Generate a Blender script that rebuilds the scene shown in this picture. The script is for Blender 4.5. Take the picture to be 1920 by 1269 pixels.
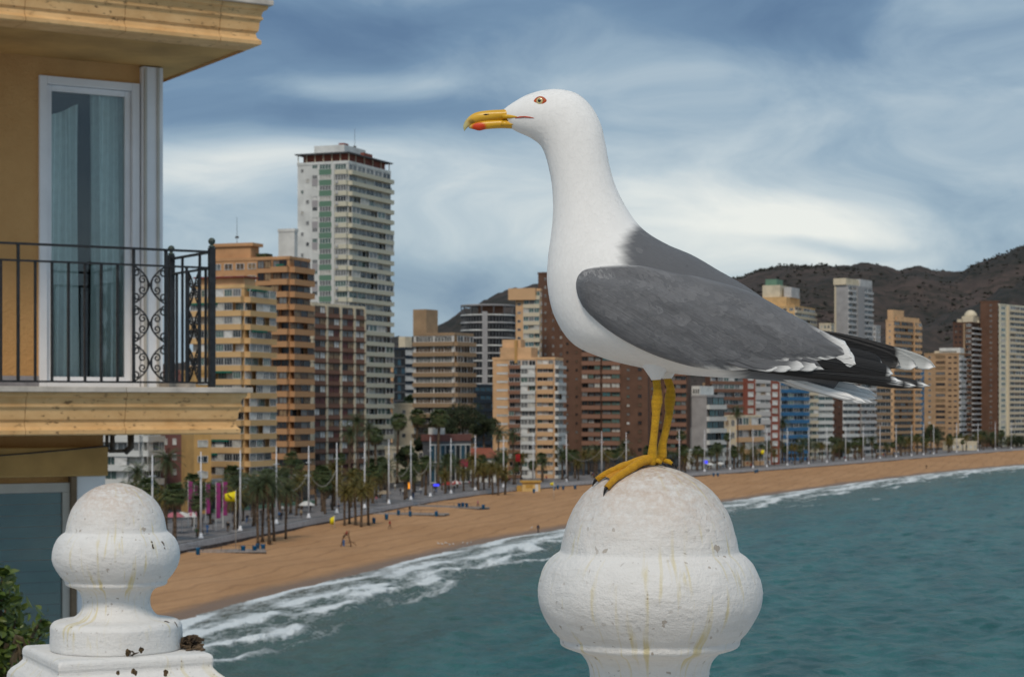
import bpy, bmesh, math, random
import numpy as np
from mathutils import Vector, Matrix, noise as mnoise
from mathutils.bvhtree import BVHTree
random.seed(7)
R = math.radians
for o in list(bpy.data.objects): bpy.data.objects.remove(o)
scene = bpy.context.scene
COL = scene.collection

# ---------------------------------------------------------------- camera
F = 3733.33; HC = 24.0; HY = 766.0          # focal length in photo pixels, eye height above the sea, horizon row
cd = bpy.data.cameras.new('camera'); cam = bpy.data.objects.new('camera', cd); COL.objects.link(cam)
cam.location = (0, 0, HC); cam.rotation_euler = (R(90), 0, 0)
cd.sensor_width = 36; cd.lens = 70; cd.shift_y = (HY - 634.5) / 1920
cd.clip_start = 0.1; cd.clip_end = 30000
cd.dof.use_dof = True; cd.dof.focus_distance = 2.29; cd.dof.aperture_fstop = 29
scene.camera = cam
scene.render.resolution_x = 1024; scene.render.resolution_y = 676

# ---------------------------------------------------------------- sky
SUN_EL, SUN_AZ = 48, 188        # azimuth clockwise from +Y (the view direction)
world = bpy.data.worlds.new('World'); scene.world = world; world.use_nodes = True
nt = world.node_tree; nt.nodes.clear()
def N(t, typ, **kw):
    n = t.nodes.new(typ)
    for k, v in kw.items():
        setattr(n, k, v)
    return n
def mth(t, op, a, b=None, c=None, clamp=False):
    n = t.nodes.new('ShaderNodeMath'); n.operation = op; n.use_clamp = clamp
    for i, v in enumerate((a, b, c)):
        if v is None: continue
        if isinstance(v, (int, float)): n.inputs[i].default_value = v
        else: t.links.new(v, n.inputs[i])
    return n.outputs[0]
def mixc(t, fac, a, b, blend='MIX'):
    n = t.nodes.new('ShaderNodeMix'); n.data_type = 'RGBA'; n.blend_type = blend
    for s, v in ((n.inputs[0], fac), (n.inputs[6], a), (n.inputs[7], b)):
        if isinstance(v, (int, float)): s.default_value = v
        elif isinstance(v, tuple): s.default_value = (*v[:3], 1)
        else: t.links.new(v, s)
    return n.outputs[2]
def ramp(t, fac, stops):
    n = t.nodes.new('ShaderNodeValToRGB'); t.links.new(fac, n.inputs[0])
    e = n.color_ramp.elements
    while len(e) < len(stops): e.new(0.5)
    for i, (p, c) in enumerate(stops):
        e[i].position = p; e[i].color = (*c, 1) if len(c) == 3 else c
    return n.outputs[0]
def noise(t, vec, scale, detail=4, rough=0.55, dist=0.0):
    n = t.nodes.new('ShaderNodeTexNoise'); n.inputs['Scale'].default_value = scale
    n.inputs['Detail'].default_value = detail; n.inputs['Roughness'].default_value = rough
    n.inputs['Distortion'].default_value = dist
    if vec is not None: t.links.new(vec, n.inputs['Vector'])
    return n.outputs[0]
def comb(t, x, y, z):
    n = t.nodes.new('ShaderNodeCombineXYZ')
    for i, v in enumerate((x, y, z)):
        if isinstance(v, (int, float)): n.inputs[i].default_value = v
        else: t.links.new(v, n.inputs[i])
    return n.outputs[0]
def build_sky():
    t = nt
    tc = N(t, 'ShaderNodeTexCoord'); sp = N(t, 'ShaderNodeSeparateXYZ'); t.links.new(tc.outputs['Generated'], sp.inputs[0])
    az = mth(t, 'ARCTAN2', sp.outputs[0], sp.outputs[1]); el = mth(t, 'ARCSINE', sp.outputs[2])
    # warped, horizontally stretched cloud coordinates
    v0 = comb(t, mth(t, 'MULTIPLY', az, 5), mth(t, 'MULTIPLY', el, 14), 0.0)
    w1 = noise(t, v0, 1.3, 1, 0.4); w2 = noise(t, comb(t, mth(t, 'MULTIPLY', az, 4), mth(t, 'MULTIPLY', el, 9), 3.7), 1.6, 1, 0.4)
    azw = mth(t, 'ADD', az, mth(t, 'MULTIPLY', mth(t, 'SUBTRACT', w1, 0.5), 0.22))
    elw = mth(t, 'ADD', el, mth(t, 'MULTIPLY', mth(t, 'SUBTRACT', w2, 0.5), 0.07))
    v1 = comb(t, mth(t, 'MULTIPLY', azw, 7), mth(t, 'MULTIPLY', elw, 17), 1.3)
    n1 = noise(t, v1, 1.0, 8, 0.55, 0.0)
    v2 = comb(t, mth(t, 'MULTIPLY', azw, 20), mth(t, 'MULTIPLY', elw, 46), 8.1)
    n2 = noise(t, v2, 1.0, 8, 0.6, 0.0)
    def blob(px, py, rx, ry, amp):
        ca, ce, ra, re = (px - 960) / F, (HY - py) / F, rx / F, ry / F
        dx = mth(t, 'DIVIDE', mth(t, 'SUBTRACT', azw, ca), ra); dy = mth(t, 'DIVIDE', mth(t, 'SUBTRACT', elw, ce), re)
        q = mth(t, 'ADD', mth(t, 'MULTIPLY', dx, dx), mth(t, 'MULTIPLY', dy, dy))
        return mth(t, 'MULTIPLY', mth(t, 'EXPONENT', mth(t, 'MULTIPLY', q, -1)), amp)
    f = mth(t, 'ADD', 0.50, mth(t, 'MULTIPLY', mth(t, 'SUBTRACT', n1, 0.5), 0.85))
    f = mth(t, 'ADD', f, mth(t, 'MULTIPLY', mth(t, 'SUBTRACT', n2, 0.5), 0.34))
    for b in [(560, 215, 420, 70, -.40), (760, 30, 800, 95, -.46), (1500, 50, 300, 55, -.20), (420, 335, 260, 75, .42), (690, 160, 170, 30, .30),
              (1340, 425, 330, 90, .52), (1640, 250, 420, 110, .10), (800, 520, 190, 45, -.22), (1420, 470, 120, 14, -.25), (1250, 150, 260, 80, .12), (1000, 360, 320, 70, .08)]:
        f = mth(t, 'ADD', f, blob(*b))
    col = ramp(t, f, [(0.0, (.066, .122, .212)), (0.25, (.110, .182, .275)), (0.5, (.228, .308, .380)), (0.72, (.375, .438, .475)), (1.0, (.64, .645, .605))])
    sky = N(t, 'ShaderNodeTexSky', sky_type='NISHITA', sun_disc=False)
    sky.sun_elevation = R(SUN_EL); sky.sun_rotation = R(SUN_AZ)
    skyc = mixc(t, 1.0, sky.outputs[0], (0.09, 0.09, 0.09), 'MULTIPLY')
    out = mixc(t, 0.88, skyc, col)
    bg = N(t, 'ShaderNodeBackground'); t.links.new(out, bg.inputs[0]); bg.inputs[1].default_value = 1.0
    wo = N(t, 'ShaderNodeOutputWorld'); t.links.new(bg.outputs[0], wo.inputs[0])
build_sky()

# ---------------------------------------------------------------- sun behind cloud
sd = bpy.data.lights.new('sun', 'SUN'); sd.energy = 1.5; sd.angle = R(14); sd.color = (1, .885, .75)
sun = bpy.data.objects.new('sun', sd); COL.objects.link(sun)
sdir = Vector((math.sin(R(SUN_AZ)) * math.cos(R(SUN_EL)), math.cos(R(SUN_AZ)) * math.cos(R(SUN_EL)), math.sin(R(SUN_EL))))
sun.location = sdir * 60; sun.rotation_euler = (-sdir).to_track_quat('-Z', 'Y').to_euler()
vs = scene.view_settings; vs.view_transform = 'Standard'; vs.look = 'None'; vs.gamma = 1; vs.use_curve_mapping = False
vs.exposure = 0.42

# ---------------------------------------------------------------- helpers
def at(px, py, D):
    return Vector(((px - 960) / F * D, D, HC + (HY - py) / F * D))
def tag(o, label=None, cat=None, group=None, kind=None):
    for k, v in (('label', label), ('category', cat), ('group', group), ('kind', kind)):
        if v: o[k] = v
    return o
def empty(name, loc=(0, 0, 0), rz=0):
    o = bpy.data.objects.new(name, None); COL.objects.link(o); o.location = loc; o.rotation_euler.z = rz
    o.empty_display_size = 0.2
    return o
def link(name, me, parent=None, mat=None):
    """me holds world coordinates unless the parent is a prototype at the origin"""
    o = bpy.data.objects.new(name, me); COL.objects.link(o)
    if parent is not None:
        o.parent = parent
    return o
class MB:
    def __init__(s): s.v = []; s.f = []; s.m = []; s.c = []
    def add(s, vs_, fs_, m=0, col=None):
        b = len(s.v); s.v += [tuple(p) for p in vs_]; s.f += [tuple(i + b for i in q) for q in fs_]; s.m += [m] * len(fs_)
        s.c += list(col) if col is not None else [(1, 1, 1)] * len(vs_)
        return s
    def box(s, c, size, m=0, M=None):
        x, y, z = (k / 2 for k in size); vs_ = [Vector((a * x, b * y, d * z)) for a in (-1, 1) for b in (-1, 1) for d in (-1, 1)]
        if M is not None: vs_ = [M @ p for p in vs_]
        c = Vector(c)
        return s.add([p + c for p in vs_], [(0, 1, 3, 2), (4, 6, 7, 5), (0, 4, 5, 1), (2, 3, 7, 6), (0, 2, 6, 4), (1, 5, 7, 3)], m)
    def tube(s, pts, rad, n=8, m=0, caps=True, col=None, flat=1.0):
        pts = [Vector(p) for p in pts]; k = len(pts)
        rad = rad if isinstance(rad, (list, tuple)) else [rad] * k
        vs_, fs_ = [], []; prev = None
        for i, p in enumerate(pts):
            d = (pts[min(i + 1, k - 1)] - pts[max(i - 1, 0)]).normalized()
            if prev is None:
                a = d.orthogonal().normalized()
            else:
                a = (prev - d * prev.dot(d)).normalized()
            prev = a; b = d.cross(a)
            for j in range(n):
                q = 2 * math.pi * j / n; vs_.append(p + (a * math.cos(q) + b * math.sin(q) * flat) * rad[i])
        for i in range(k - 1):
            for j in range(n):
                fs_.append((i * n + j, i * n + (j + 1) % n, (i + 1) * n + (j + 1) % n, (i + 1) * n + j))
        if caps: fs_.append(tuple(range(n))[::-1]); fs_.append(tuple((k - 1) * n + j for j in range(n)))
        return s.add(vs_, fs_, m, None if col is None else [c for c in col for _ in range(n)])
    def lathe(s, prof, n=48, c=(0, 0, 0), m=0):
        c = Vector(c); vs_, fs_ = [], []
        for r, z in prof:
            for j in range(n):
                q = 2 * math.pi * j / n; vs_.append(c + Vector((r * math.cos(q), r * math.sin(q), z)))
        for i in range(len(prof) - 1):
            for j in range(n): fs_.append((i * n + j, (i + 1) * n + j, (i + 1) * n + (j + 1) % n, i * n + (j + 1) % n))
        fs_.append(tuple(range(n))); fs_.append(tuple((len(prof) - 1) * n + j for j in range(n))[::-1])
        return s.add(vs_, fs_, m)
    def prism(s, poly, z0, z1, m=0):
        n = len(poly); vs_ = [(p[0], p[1], z0) for p in poly] + [(p[0], p[1], z1) for p in poly]
        fs_ = [(i, (i + 1) % n, n + (i + 1) % n, n + i) for i in range(n)] + [tuple(range(n))[::-1], tuple(range(n, 2 * n))]
        return s.add(vs_, fs_, m)
    def mesh(s, name, mats, smooth=False, off=None, colattr=False):
        me = bpy.data.meshes.new(name)
        v = s.v if off is None else [(p[0] - off[0], p[1] - off[1], p[2] - off[2]) for p in s.v]
        me.from_pydata(v, [], s.f)
        for q in (mats if isinstance(mats, (list, tuple)) else [mats]): me.materials.append(q)
        me.polygons.foreach_set('material_index', s.m)
        if smooth: me.polygons.foreach_set('use_smooth', [True] * len(s.f))
        if colattr:
            a = me.attributes.new('tint', 'FLOAT_COLOR', 'POINT')
            a.data.foreach_set('color', [k for c in s.c for k in (*c, 1.0)])
        bm = bmesh.new(); bm.from_mesh(me); bmesh.ops.recalc_face_normals(bm, faces=bm.faces); bm.to_mesh(me); bm.free()
        me.update(); return me
    def build(s, name, mats, parent=None, smooth=False, colattr=False, subsurf=0, bevel=0):
        off = parent_loc(parent)
        o = link(name, s.mesh(name, mats, smooth, off, colattr), parent)
        if bevel:
            md = o.modifiers.new('b', 'BEVEL'); md.width = bevel; md.segments = 2; md.limit_method = 'ANGLE'
        if subsurf:
            md = o.modifiers.new('s', 'SUBSURF'); md.levels = subsurf; md.render_levels = subsurf
        return o
def parent_loc(p):
    v = Vector((0, 0, 0))
    while p is not None: v += p.location; p = p.parent
    return v

MATS = {}
def mat(name, col, rough=0.7, var=0.12, scale=3.0, bump=0.0, bscale=None, spec=0.3, metal=0.0, col2=None, coord='Object', detail=5, stretch=(1, 1, 1), emit=None):
    if name in MATS: return MATS[name]
    m = bpy.data.materials.new(name); m.use_nodes = True; t = m.node_tree; b = t.nodes['Principled BSDF']
    tc = N(t, 'ShaderNodeTexCoord'); mp = N(t, 'ShaderNodeMapping'); mp.inputs['Scale'].default_value = stretch
    t.links.new(tc.outputs[coord], mp.inputs[0])
    n = noise(t, mp.outputs[0], scale, detail, 0.6)
    c2 = col2 if col2 else tuple(max(0, k * (1 - 2.2 * var)) for k in col)
    c1 = col if col2 else tuple(min(1, k * (1 + var)) for k in col)
    fac = ramp(t, n, [(0.32, (0, 0, 0)), (0.68, (1, 1, 1))])
    t.links.new(mixc(t, fac, c2, c1), b.inputs['Base Color'])
    b.inputs['Roughness'].default_value = rough; b.inputs['Specular IOR Level'].default_value = spec; b.inputs['Metallic'].default_value = metal
    if bump:
        bn = N(t, 'ShaderNodeBump'); bn.inputs['Strength'].default_value = bump; bn.inputs['Distance'].default_value = 0.02
        t.links.new(noise(t, mp.outputs[0], bscale or scale * 6, 6, 0.65), bn.inputs['Height']); t.links.new(bn.outputs[0], b.inputs['Normal'])
    if emit:
        b.inputs['Emission Color'].default_value = (*col, 1); b.inputs['Emission Strength'].default_value = emit
    MATS[name] = m
    return m
def tintmat(name, rough=0.7, spec=0.3, bump=0.0, bscale=300, stretch=(1, 1, 1), var=0.08, vscale=200, sheen=0.0):
    """colour read from the 'tint' point attribute, with fine procedural variation"""
    if name in MATS: return MATS[name]
    m = bpy.data.materials.new(name); m.use_nodes = True; t = m.node_tree; b = t.nodes['Principled BSDF']
    a = N(t, 'ShaderNodeAttribute', attribute_name='tint')
    tc = N(t, 'ShaderNodeTexCoord'); mp = N(t, 'ShaderNodeMapping'); mp.inputs['Scale'].default_value = stretch
    t.links.new(tc.outputs['Object'], mp.inputs[0])
    n = noise(t, mp.outputs[0], vscale, 5, 0.6)
    k = mth(t, 'ADD', 1 - var, mth(t, 'MULTIPLY', n, 2 * var))
    t.links.new(mixc(t, 1.0, a.outputs[0], comb(t, k, k, k), 'MULTIPLY'), b.inputs['Base Color'])
    b.inputs['Roughness'].default_value = rough; b.inputs['Specular IOR Level'].default_value = spec
    if sheen: b.inputs['Sheen Weight'].default_value = sheen
    if bump:
        bn = N(t, 'ShaderNodeBump'); bn.inputs['Strength'].default_value = bump; bn.inputs['Distance'].default_value = 0.003
        t.links.new(noise(t, mp.outputs[0], bscale, 5, 0.6), bn.inputs['Height']); t.links.new(bn.outputs[0], b.inputs['Normal'])
    MATS[name] = m
    return m
def cat_rom(pts, n):
    """resample a list of equal-length tuples with a Catmull-Rom spline"""
    P = np.array(pts, float); k = len(P); out = []
    for q in np.linspace(0, k - 1, n):
        i = min(int(q), k - 2); f = q - i
        p0, p1, p2, p3 = P[max(i - 1, 0)], P[i], P[i + 1], P[min(i + 2, k - 1)]
        out.append(0.5 * ((2 * p1) + (-p0 + p2) * f + (2 * p0 - 5 * p1 + 4 * p2 - p3) * f * f + (-p0 + 3 * p1 - 3 * p2 + p3) * f ** 3))
    return np.array(out)
ORD = ['first', 'second', 'third', 'fourth', 'fifth', 'sixth', 'seventh', 'eighth', 'ninth', 'tenth', 'eleventh', 'twelfth', 'thirteenth', 'fourteenth', 'fifteenth', 'sixteenth', 'seventeenth', 'eighteenth', 'nineteenth']
TENS = ['', '', 'twent', 'thirt', 'fort', 'fift', 'sixt', 'sevent', 'eight', 'ninet']
def ordinal(i):
    """1 -> first"""
    if i < 20: return ORD[i - 1]
    h, r = divmod(i, 100)
    if h: return 'one hundred and ' + ordinal(r) if r else 'one hundredth'
    a, b = divmod(r, 10)
    return TENS[a] + ('ieth' if b == 0 else 'y-' + ORD[b - 1])
def smooth(a, b, x):
    t_ = min(1, max(0, (x - a) / (b - a))); return t_ * t_ * (3 - 2 * t_)
# ---------------------------------------------------------------- shore, beach, promenade, sea, hills
SH = np.array([(-62, 90), (-50, 160), (-38, 229), (-35, 243), (-30, 263), (-22.3, 290), (-12.5, 333), (-2.6, 366), (4.4, 385), (28, 445), (55, 515), (79, 572), (115, 654), (161, 750), (219, 853), (330, 1010), (600, 1330), (1100, 1800), (2600, 2700)], float)
PR = np.array([(-92, 90), (-75, 180), (-62, 250), (-51, 311), (-45, 343), (-41, 365), (-33, 405), (-28.5, 425), (-20.5, 465), (-14, 494), (-8.5, 512), (3, 543), (16, 570), (27, 592), (60, 654), (96, 722), (115, 757), (160, 845), (212, 950), (262, 1045), (420, 1300), (900, 1800), (2400, 2700)], float)
def interp(C, Y): return np.interp(Y, C[:, 1], C[:, 0])
def sm_interp(C):
    Ys = np.linspace(90, 2700, 1400); X = interp(C, Ys)
    for w in (9, 9, 9):
        X = np.convolve(np.pad(X, w, mode='reflect', reflect_type='odd'), np.ones(2 * w + 1) / (2 * w + 1), 'valid')
    return lambda Y: np.interp(Y, Ys, X)
xs_of = sm_interp(SH); xp_of = sm_interp(PR)
def grid_mesh(name, P, mats, smooth_=True, attrs=None):
    r, c = P.shape[:2]; me = bpy.data.meshes.new(name)
    idx = np.arange(r * c).reshape(r, c)
    q = np.stack([idx[:-1, :-1], idx[1:, :-1], idx[1:, 1:], idx[:-1, 1:]], -1).reshape(-1, 4)
    me.vertices.add(r * c); me.vertices.foreach_set('co', P.reshape(-1).astype(np.float32))
    me.loops.add(q.size); me.loops.foreach_set('vertex_index', q.reshape(-1).astype(np.int32))
    me.polygons.add(len(q)); me.polygons.foreach_set('loop_start', np.arange(0, q.size, 4, dtype=np.int32))
    me.update(calc_edges=True); me.validate()
    me.polygons.foreach_set('use_smooth', [smooth_] * len(me.polygons))
    for k, a in (attrs or {}).items():
        at_ = me.attributes.new(k, 'FLOAT', 'POINT'); at_.data.foreach_set('value', a.reshape(-1).astype(np.float32))
    for m in mats: me.materials.append(m)
    return me
def flip_up(me):
    if sum(p.normal.z for p in list(me.polygons)[:50]) < 0: me.flip_normals()
rngn = np.random.default_rng(3)
def sines(X, Y, lam0, lam1, n, ang0, spread, steep):
    Z = np.zeros_like(X)
    for i in range(n):
        lam = lam0 * (lam1 / lam0) ** rngn.random(); th = ang0 + rngn.normal() * spread; ph = rngn.random() * 6.28
        k = 2 * math.pi / lam; s = np.sin(k * (X * math.cos(th) + Y * math.sin(th)) + ph)
        Z += steep * lam / 6.28 * s
    return Z / math.sqrt(n)

# --- sand
def sand_material():
    m = bpy.data.materials.new('sand'); m.use_nodes = True; t = m.node_tree; b = t.nodes['Principled BSDF']
    tc = N(t, 'ShaderNodeTexCoord'); d = N(t, 'ShaderNodeAttribute', attribute_name='inland').outputs[2]
    mp = N(t, 'ShaderNodeMapping'); t.links.new(tc.outputs['Object'], mp.inputs[0]); mp.vector_type = 'TEXTURE'; mp.inputs['Rotation'].default_value = (0, 0, R(-15)); mp.inputs['Scale'].default_value = (1, 4.5, 1)
    n1 = noise(t, mp.outputs[0], 0.12, 5, 0.6); n2 = noise(t, mp.outputs[0], 0.9, 5, 0.65); n3 = noise(t, tc.outputs['Object'], 4.0, 4, 0.6)
    dry = mixc(t, ramp(t, n1, [(0.35, (0, 0, 0)), (0.65, (1, 1, 1))]), (.375, .205, .095), (.45, .255, .125))
    dry = mixc(t, mth(t, 'MULTIPLY', ramp(t, n2, [(0.42, (0, 0, 0)), (0.75, (1, 1, 1))]), .6), dry, (.30, .165, .08))
    # tractor and rake tracks running along the beach
    wv = N(t, 'ShaderNodeTexWave'); wv.inputs['Scale'].default_value = 0.07; wv.inputs['Distortion'].default_value = 5; wv.inputs['Detail'].default_value = 3; wv.inputs['Detail Scale'].default_value = .6
    mp2 = N(t, 'ShaderNodeMapping'); t.links.new(tc.outputs['Object'], mp2.inputs[0]); mp2.inputs['Rotation'].default_value = (0, 0, R(16)); t.links.new(mp2.outputs[0], wv.inputs[0])
    trk = ramp(t, wv.outputs[1], [(0.0, (1, 1, 1)), (0.10, (0, 0, 0))])
    dry = mixc(t, mth(t, 'MULTIPLY', trk, .5), dry, (.25, .135, .065))
    dw = mth(t, 'ADD', d, mth(t, 'MULTIPLY', mth(t, 'SUBTRACT', n1, .5), 5.0))
    wet = ramp(t, mth(t, 'DIVIDE', dw, 10), [(0.14, (1, 1, 1)), (0.42, (0, 0, 0))])
    col = mixc(t, wet, dry, (.205, .125, .075))
    t.links.new(col, b.inputs['Base Color'])
    t.links.new(mth(t, 'SUBTRACT', .9, mth(t, 'MULTIPLY', wet, .45)), b.inputs['Roughness'])
    vo = N(t, 'ShaderNodeTexVoronoi'); vo.inputs['Scale'].default_value = 1.3; t.links.new(tc.outputs['Object'], vo.inputs['Vector'])
    b.inputs['Specular IOR Level'].default_value = .25
    bn = N(t, 'ShaderNodeBump'); bn.inputs['Strength'].default_value = .7; bn.inputs['Distance'].default_value = .25
    t.links.new(mth(t, 'ADD', mth(t, 'ADD', n2, mth(t, 'MULTIPLY', n3, .7)), mth(t, 'MULTIPLY', vo.outputs['Distance'], .6)), bn.inputs['Height']); t.links.new(bn.outputs[0], b.inputs['Normal'])
    return m
Ys = np.concatenate([np.arange(90, 700, 2.5), np.arange(700, 2700, 10)])
fr = np.linspace(0, 1, 70)
xs = xs_of(Ys); xp = xp_of(Ys); wid = xs - xp
off = -25 + (wid[:, None] + 28) * fr[None, :]         # distance inland from the waterline
X = xs[:, None] - off; Yg = np.repeat(Ys[:, None], len(fr), 1)
prof_x = [-25, -6, 0, 7, 14, 30, 45, 200]; prof_z = [-1.6, -.45, 0.03, .62, .95, 1.35, 1.75, 2.0]
Z = np.interp(off, prof_x, prof_z) + np.where(off > 6, .06, .01) * sines(X, Yg, 4, 30, 14, 1.3, 1.2, .09) * 6
o = link('beach', grid_mesh('beach', np.stack([X, Yg, Z], -1), [sand_material()], True, {'inland': off})); flip_up(o.data); tag(o, kind='structure')

# --- promenade: paved walkway, sea wall and pale coping
rows = np.concatenate([np.arange(90, 1100, 6), np.arange(1100, 2700, 40)])
def strip(name, offs, zs, m, smooth_=False):
    """cross-section (inland offset from the wall line, height) swept along the bay"""
    xp_ = xp_of(rows); tx = np.gradient(xp_, rows); L = np.sqrt(1 + tx * tx)
    P = np.stack([np.stack([xp_ - a / L, rows + a * tx / L, np.full_like(rows, z)], -1) for a, z in zip(offs, zs)], 1)
    o = link(name, grid_mesh(name, P, [m], smooth_)); tag(o, kind='structure')
    if len(offs) == 2: flip_up(o.data)
    return o
strip('promenade', [0.2, 26], [3.0, 3.0], mat('paving', (.20, .19, .19), .8, .25, .35, .2, 3))
strip('sea_wall', [0.0, 0.0, .4, .4], [1.0, 2.96, 2.96, 1.0], mat('seawall', (.10, .085, .085), .85, .3, .8, .3, 6))
strip('coping', [-.12, -.12, .75, .75], [2.93, 3.14, 3.14, 2.93], mat('coping', (.42, .43, .45), .7, .1, 1))
strip('road', [26, 44], [3.03, 3.03], mat('asphalt', (.05, .05, .052), .85, .2, .6))
gx = np.array([-9000, 9000.0]); P = np.zeros((2, 2, 3)); 
Yl = np.concatenate([[60], rows[::6], [2700, 12000]]); 
xl = np.concatenate([[xp_of(90) - 1], xp_of(rows[::6]) - .5, [2400, 9000]])
P = np.stack([np.stack([np.full_like(Yl, -9000), Yl, np.full_like(Yl, 2.9)], -1), np.stack([xl - 1.5, Yl, np.full_like(Yl, 2.9)], -1)], 1)
o = link('ground', grid_mesh('ground', P, [mat('town_ground', (.13, .11, .09), .9, .3, .05)], False)); flip_up(o.data); tag(o, kind='structure')

# --- sea
def sea_material():
    m = bpy.data.materials.new('sea_water'); m.use_nodes = True; t = m.node_tree; b = t.nodes['Principled BSDF']
    tc = N(t, 'ShaderNodeTexCoord')
    d = N(t, 'ShaderNodeAttribute', attribute_name='offshore').outputs[2]; a = N(t, 'ShaderNodeAttribute', attribute_name='along').outputs[2]
    brk = N(t, 'ShaderNodeAttribute', attribute_name='breaker').outputs[2]
    v = comb(t, mth(t, 'MULTIPLY', a, .35), d, 0.0)
    lace = noise(t, v, .55, 6, .68, .6); fine = noise(t, comb(t, mth(t, 'MULTIPLY', a, .5), d, 5.0), 1.7, 5, .7, .4)
    big = noise(t, comb(t, mth(t, 'MULTIPLY', a, .12), mth(t, 'MULTIPLY', d, .5), 2.0), .35, 4, .6)
    patch = noise(t, comb(t, mth(t, 'MULTIPLY', a, .05), mth(t, 'MULTIPLY', d, .12), 9.0), 1.0, 3, .5)
    deep = mixc(t, ramp(t, big, [(0.35, (0, 0, 0)), (0.65, (1, 1, 1))]), (.009, .074, .074), (.022, .122, .118))
    turb = mixc(t, patch, (.095, .105, .082), (.055, .105, .090))
    col = mixc(t, ramp(t, mth(t, 'DIVIDE', d, 60), [(0.12, (0, 0, 0)), (0.75, (1, 1, 1))]), turb, deep)
    swash = ramp(t, mth(t, 'DIVIDE', mth(t, 'ADD', d, 2), 10), [(0.0, (1, 1, 1)), (0.75, (0, 0, 0))])
    col = mixc(t, mth(t, 'MULTIPLY', swash, .8), col, (.20, .165, .13))
    # foam: breaker crests from the geometry, lace between them
    zone = ramp(t, mth(t, 'DIVIDE', mth(t, 'ADD', d, 3), 31), [(0.0, (0, 0, 0)), (0.09, (.66, .66, .66)), (0.55, (.56, .56, .56)), (0.82, (.22, .22, .22)), (1.0, (0, 0, 0))])
    fo = mth(t, 'ADD', mth(t, 'MULTIPLY', zone, .72), mth(t, 'MULTIPLY', brk, .68))
    thr = mth(t, 'SUBTRACT', 1.0, fo)
    pat = mth(t, 'ADD', mth(t, 'MULTIPLY', lace, .5), mth(t, 'MULTIPLY', fine, .5))
    foam = mth(t, 'MULTIPLY', mth(t, 'SUBTRACT', mth(t, 'ADD', mth(t, 'MULTIPLY', pat, 1.9), -.32), thr), 2.6, clamp=True)
    foam = mth(t, 'MULTIPLY', foam, mth(t, 'GREATER_THAN', fo, 0.02))
    t.links.new(mixc(t, mth(t, 'MULTIPLY', foam, .95), col, (.70, .74, .75)), b.inputs['Base Color'])
    t.links.new(mth(t, 'ADD', .22, mth(t, 'MULTIPLY', foam, .6)), b.inputs['Roughness'])
    t.links.new(mth(t, 'SUBTRACT', .17, mth(t, 'MULTIPLY', foam, .06)), b.inputs['Specular IOR Level'])
    b.inputs['IOR'].default_value = 1.33
    bn = N(t, 'ShaderNodeBump'); bn.inputs['Strength'].default_value = 1.0; bn.inputs['Distance'].default_value = 1.0
    mp = N(t, 'ShaderNodeMapping'); mp.inputs['Scale'].default_value = (1, .55, 1); t.links.new(tc.outputs['Object'], mp.inputs[0])
    h = mth(t, 'ADD', mth(t, 'MULTIPLY', noise(t, mp.outputs[0], .55, 6, .62, .3), 1.0), mth(t, 'MULTIPLY', foam, .25))
    t.links.new(h, bn.inputs['Height']); t.links.new(bn.outputs[0], b.inputs['Normal'])
    return m
def make_sea():
    Yt = [60.0]
    while Yt[-1] < 2650: Yt.append(Yt[-1] + max(.5, .0042 * Yt[-1]))
    Yt = np.array(Yt); xs_ = xs_of(np.clip(Yt, 90, 2700)); tx = np.gradient(xs_, Yt)
    k = 25; tx = np.convolve(np.pad(tx, k, mode='edge'), np.ones(2 * k + 1) / (2 * k + 1), 'valid')
    L = np.sqrt(1 + tx * tx); al = np.concatenate([[0], np.cumsum(np.hypot(np.diff(Yt), np.diff(xs_)))])
    d = [-5.0]
    while d[-1] < 2600: d.append(d[-1] + (.4 if d[-1] < 26 else max(.45, .012 * (d[-1] + 20))))
    d = np.array(d)
    X = xs_[:, None] + d[None] / L[:, None]; Y = Yt[:, None] - (d[None] * (tx / L)[:, None])
    A = np.repeat(al[:, None], len(d), 1); Dm = np.repeat(d[None], len(Yt), 0)
    # wandering breaker lines
    def wob(seed, lam, amp):
        r = np.random.default_rng(seed); z = np.zeros_like(al)
        for i in range(7): z += np.sin(al * 6.283 / (lam * (0.4 + 1.4 * r.random())) + r.random() * 6.28)
        return amp * z / 2.6
    Z = np.zeros_like(X); br = np.zeros_like(X)
    for d0, amp, wd, h, seed, dens in [(2.2, 1.3, 1.0, .10, 1, .75), (8.5, 1.6, 1.5, .45, 2, .95), (14.5, 2.0, 1.5, .6, 3, .75), (20, 2.2, 1.2, .55, 4, .25), (31, 3, 2.2, .4, 6, -.35), (47, 3, 3, .35, 7, -.9)]:
        c = (d0 + wob(seed, 60, amp))[:, None]; s = np.clip(dens + wob(seed + 20, 38, .6), 0, 1)[:, None]
        q = (Dm - c) / wd
        ridge = np.where(q > 0, np.exp(-(q / 1.6) ** 2), np.exp(-(q / .6) ** 2))
        Z += h * ridge * (.35 + .65 * s)
        br = np.maximum(br, s * np.where(q > 0, np.exp(-(q / .75) ** 2), np.exp(-(q / 1.9) ** 2)))
    calm = np.clip((Dm + 1) / 14, 0.05, 1)
    fade = np.clip(1.15 - Dm / 900, .25, 1)
    Z += calm * fade * (sines(X, Y, 1.6, 5, 18, -.5, .8, .24) + sines(X, Y, 6, 18, 12, -.35, .5, .10))
    Z = np.where(Dm < 0, Z * .3, Z)
    me = grid_mesh('sea', np.stack([X, Y, Z], -1), [sea_material()], True, {'offshore': Dm, 'along': A, 'breaker': br})
    flip_up(me); o = link('sea', me); tag(o, kind='structure')
make_sea()

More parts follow.
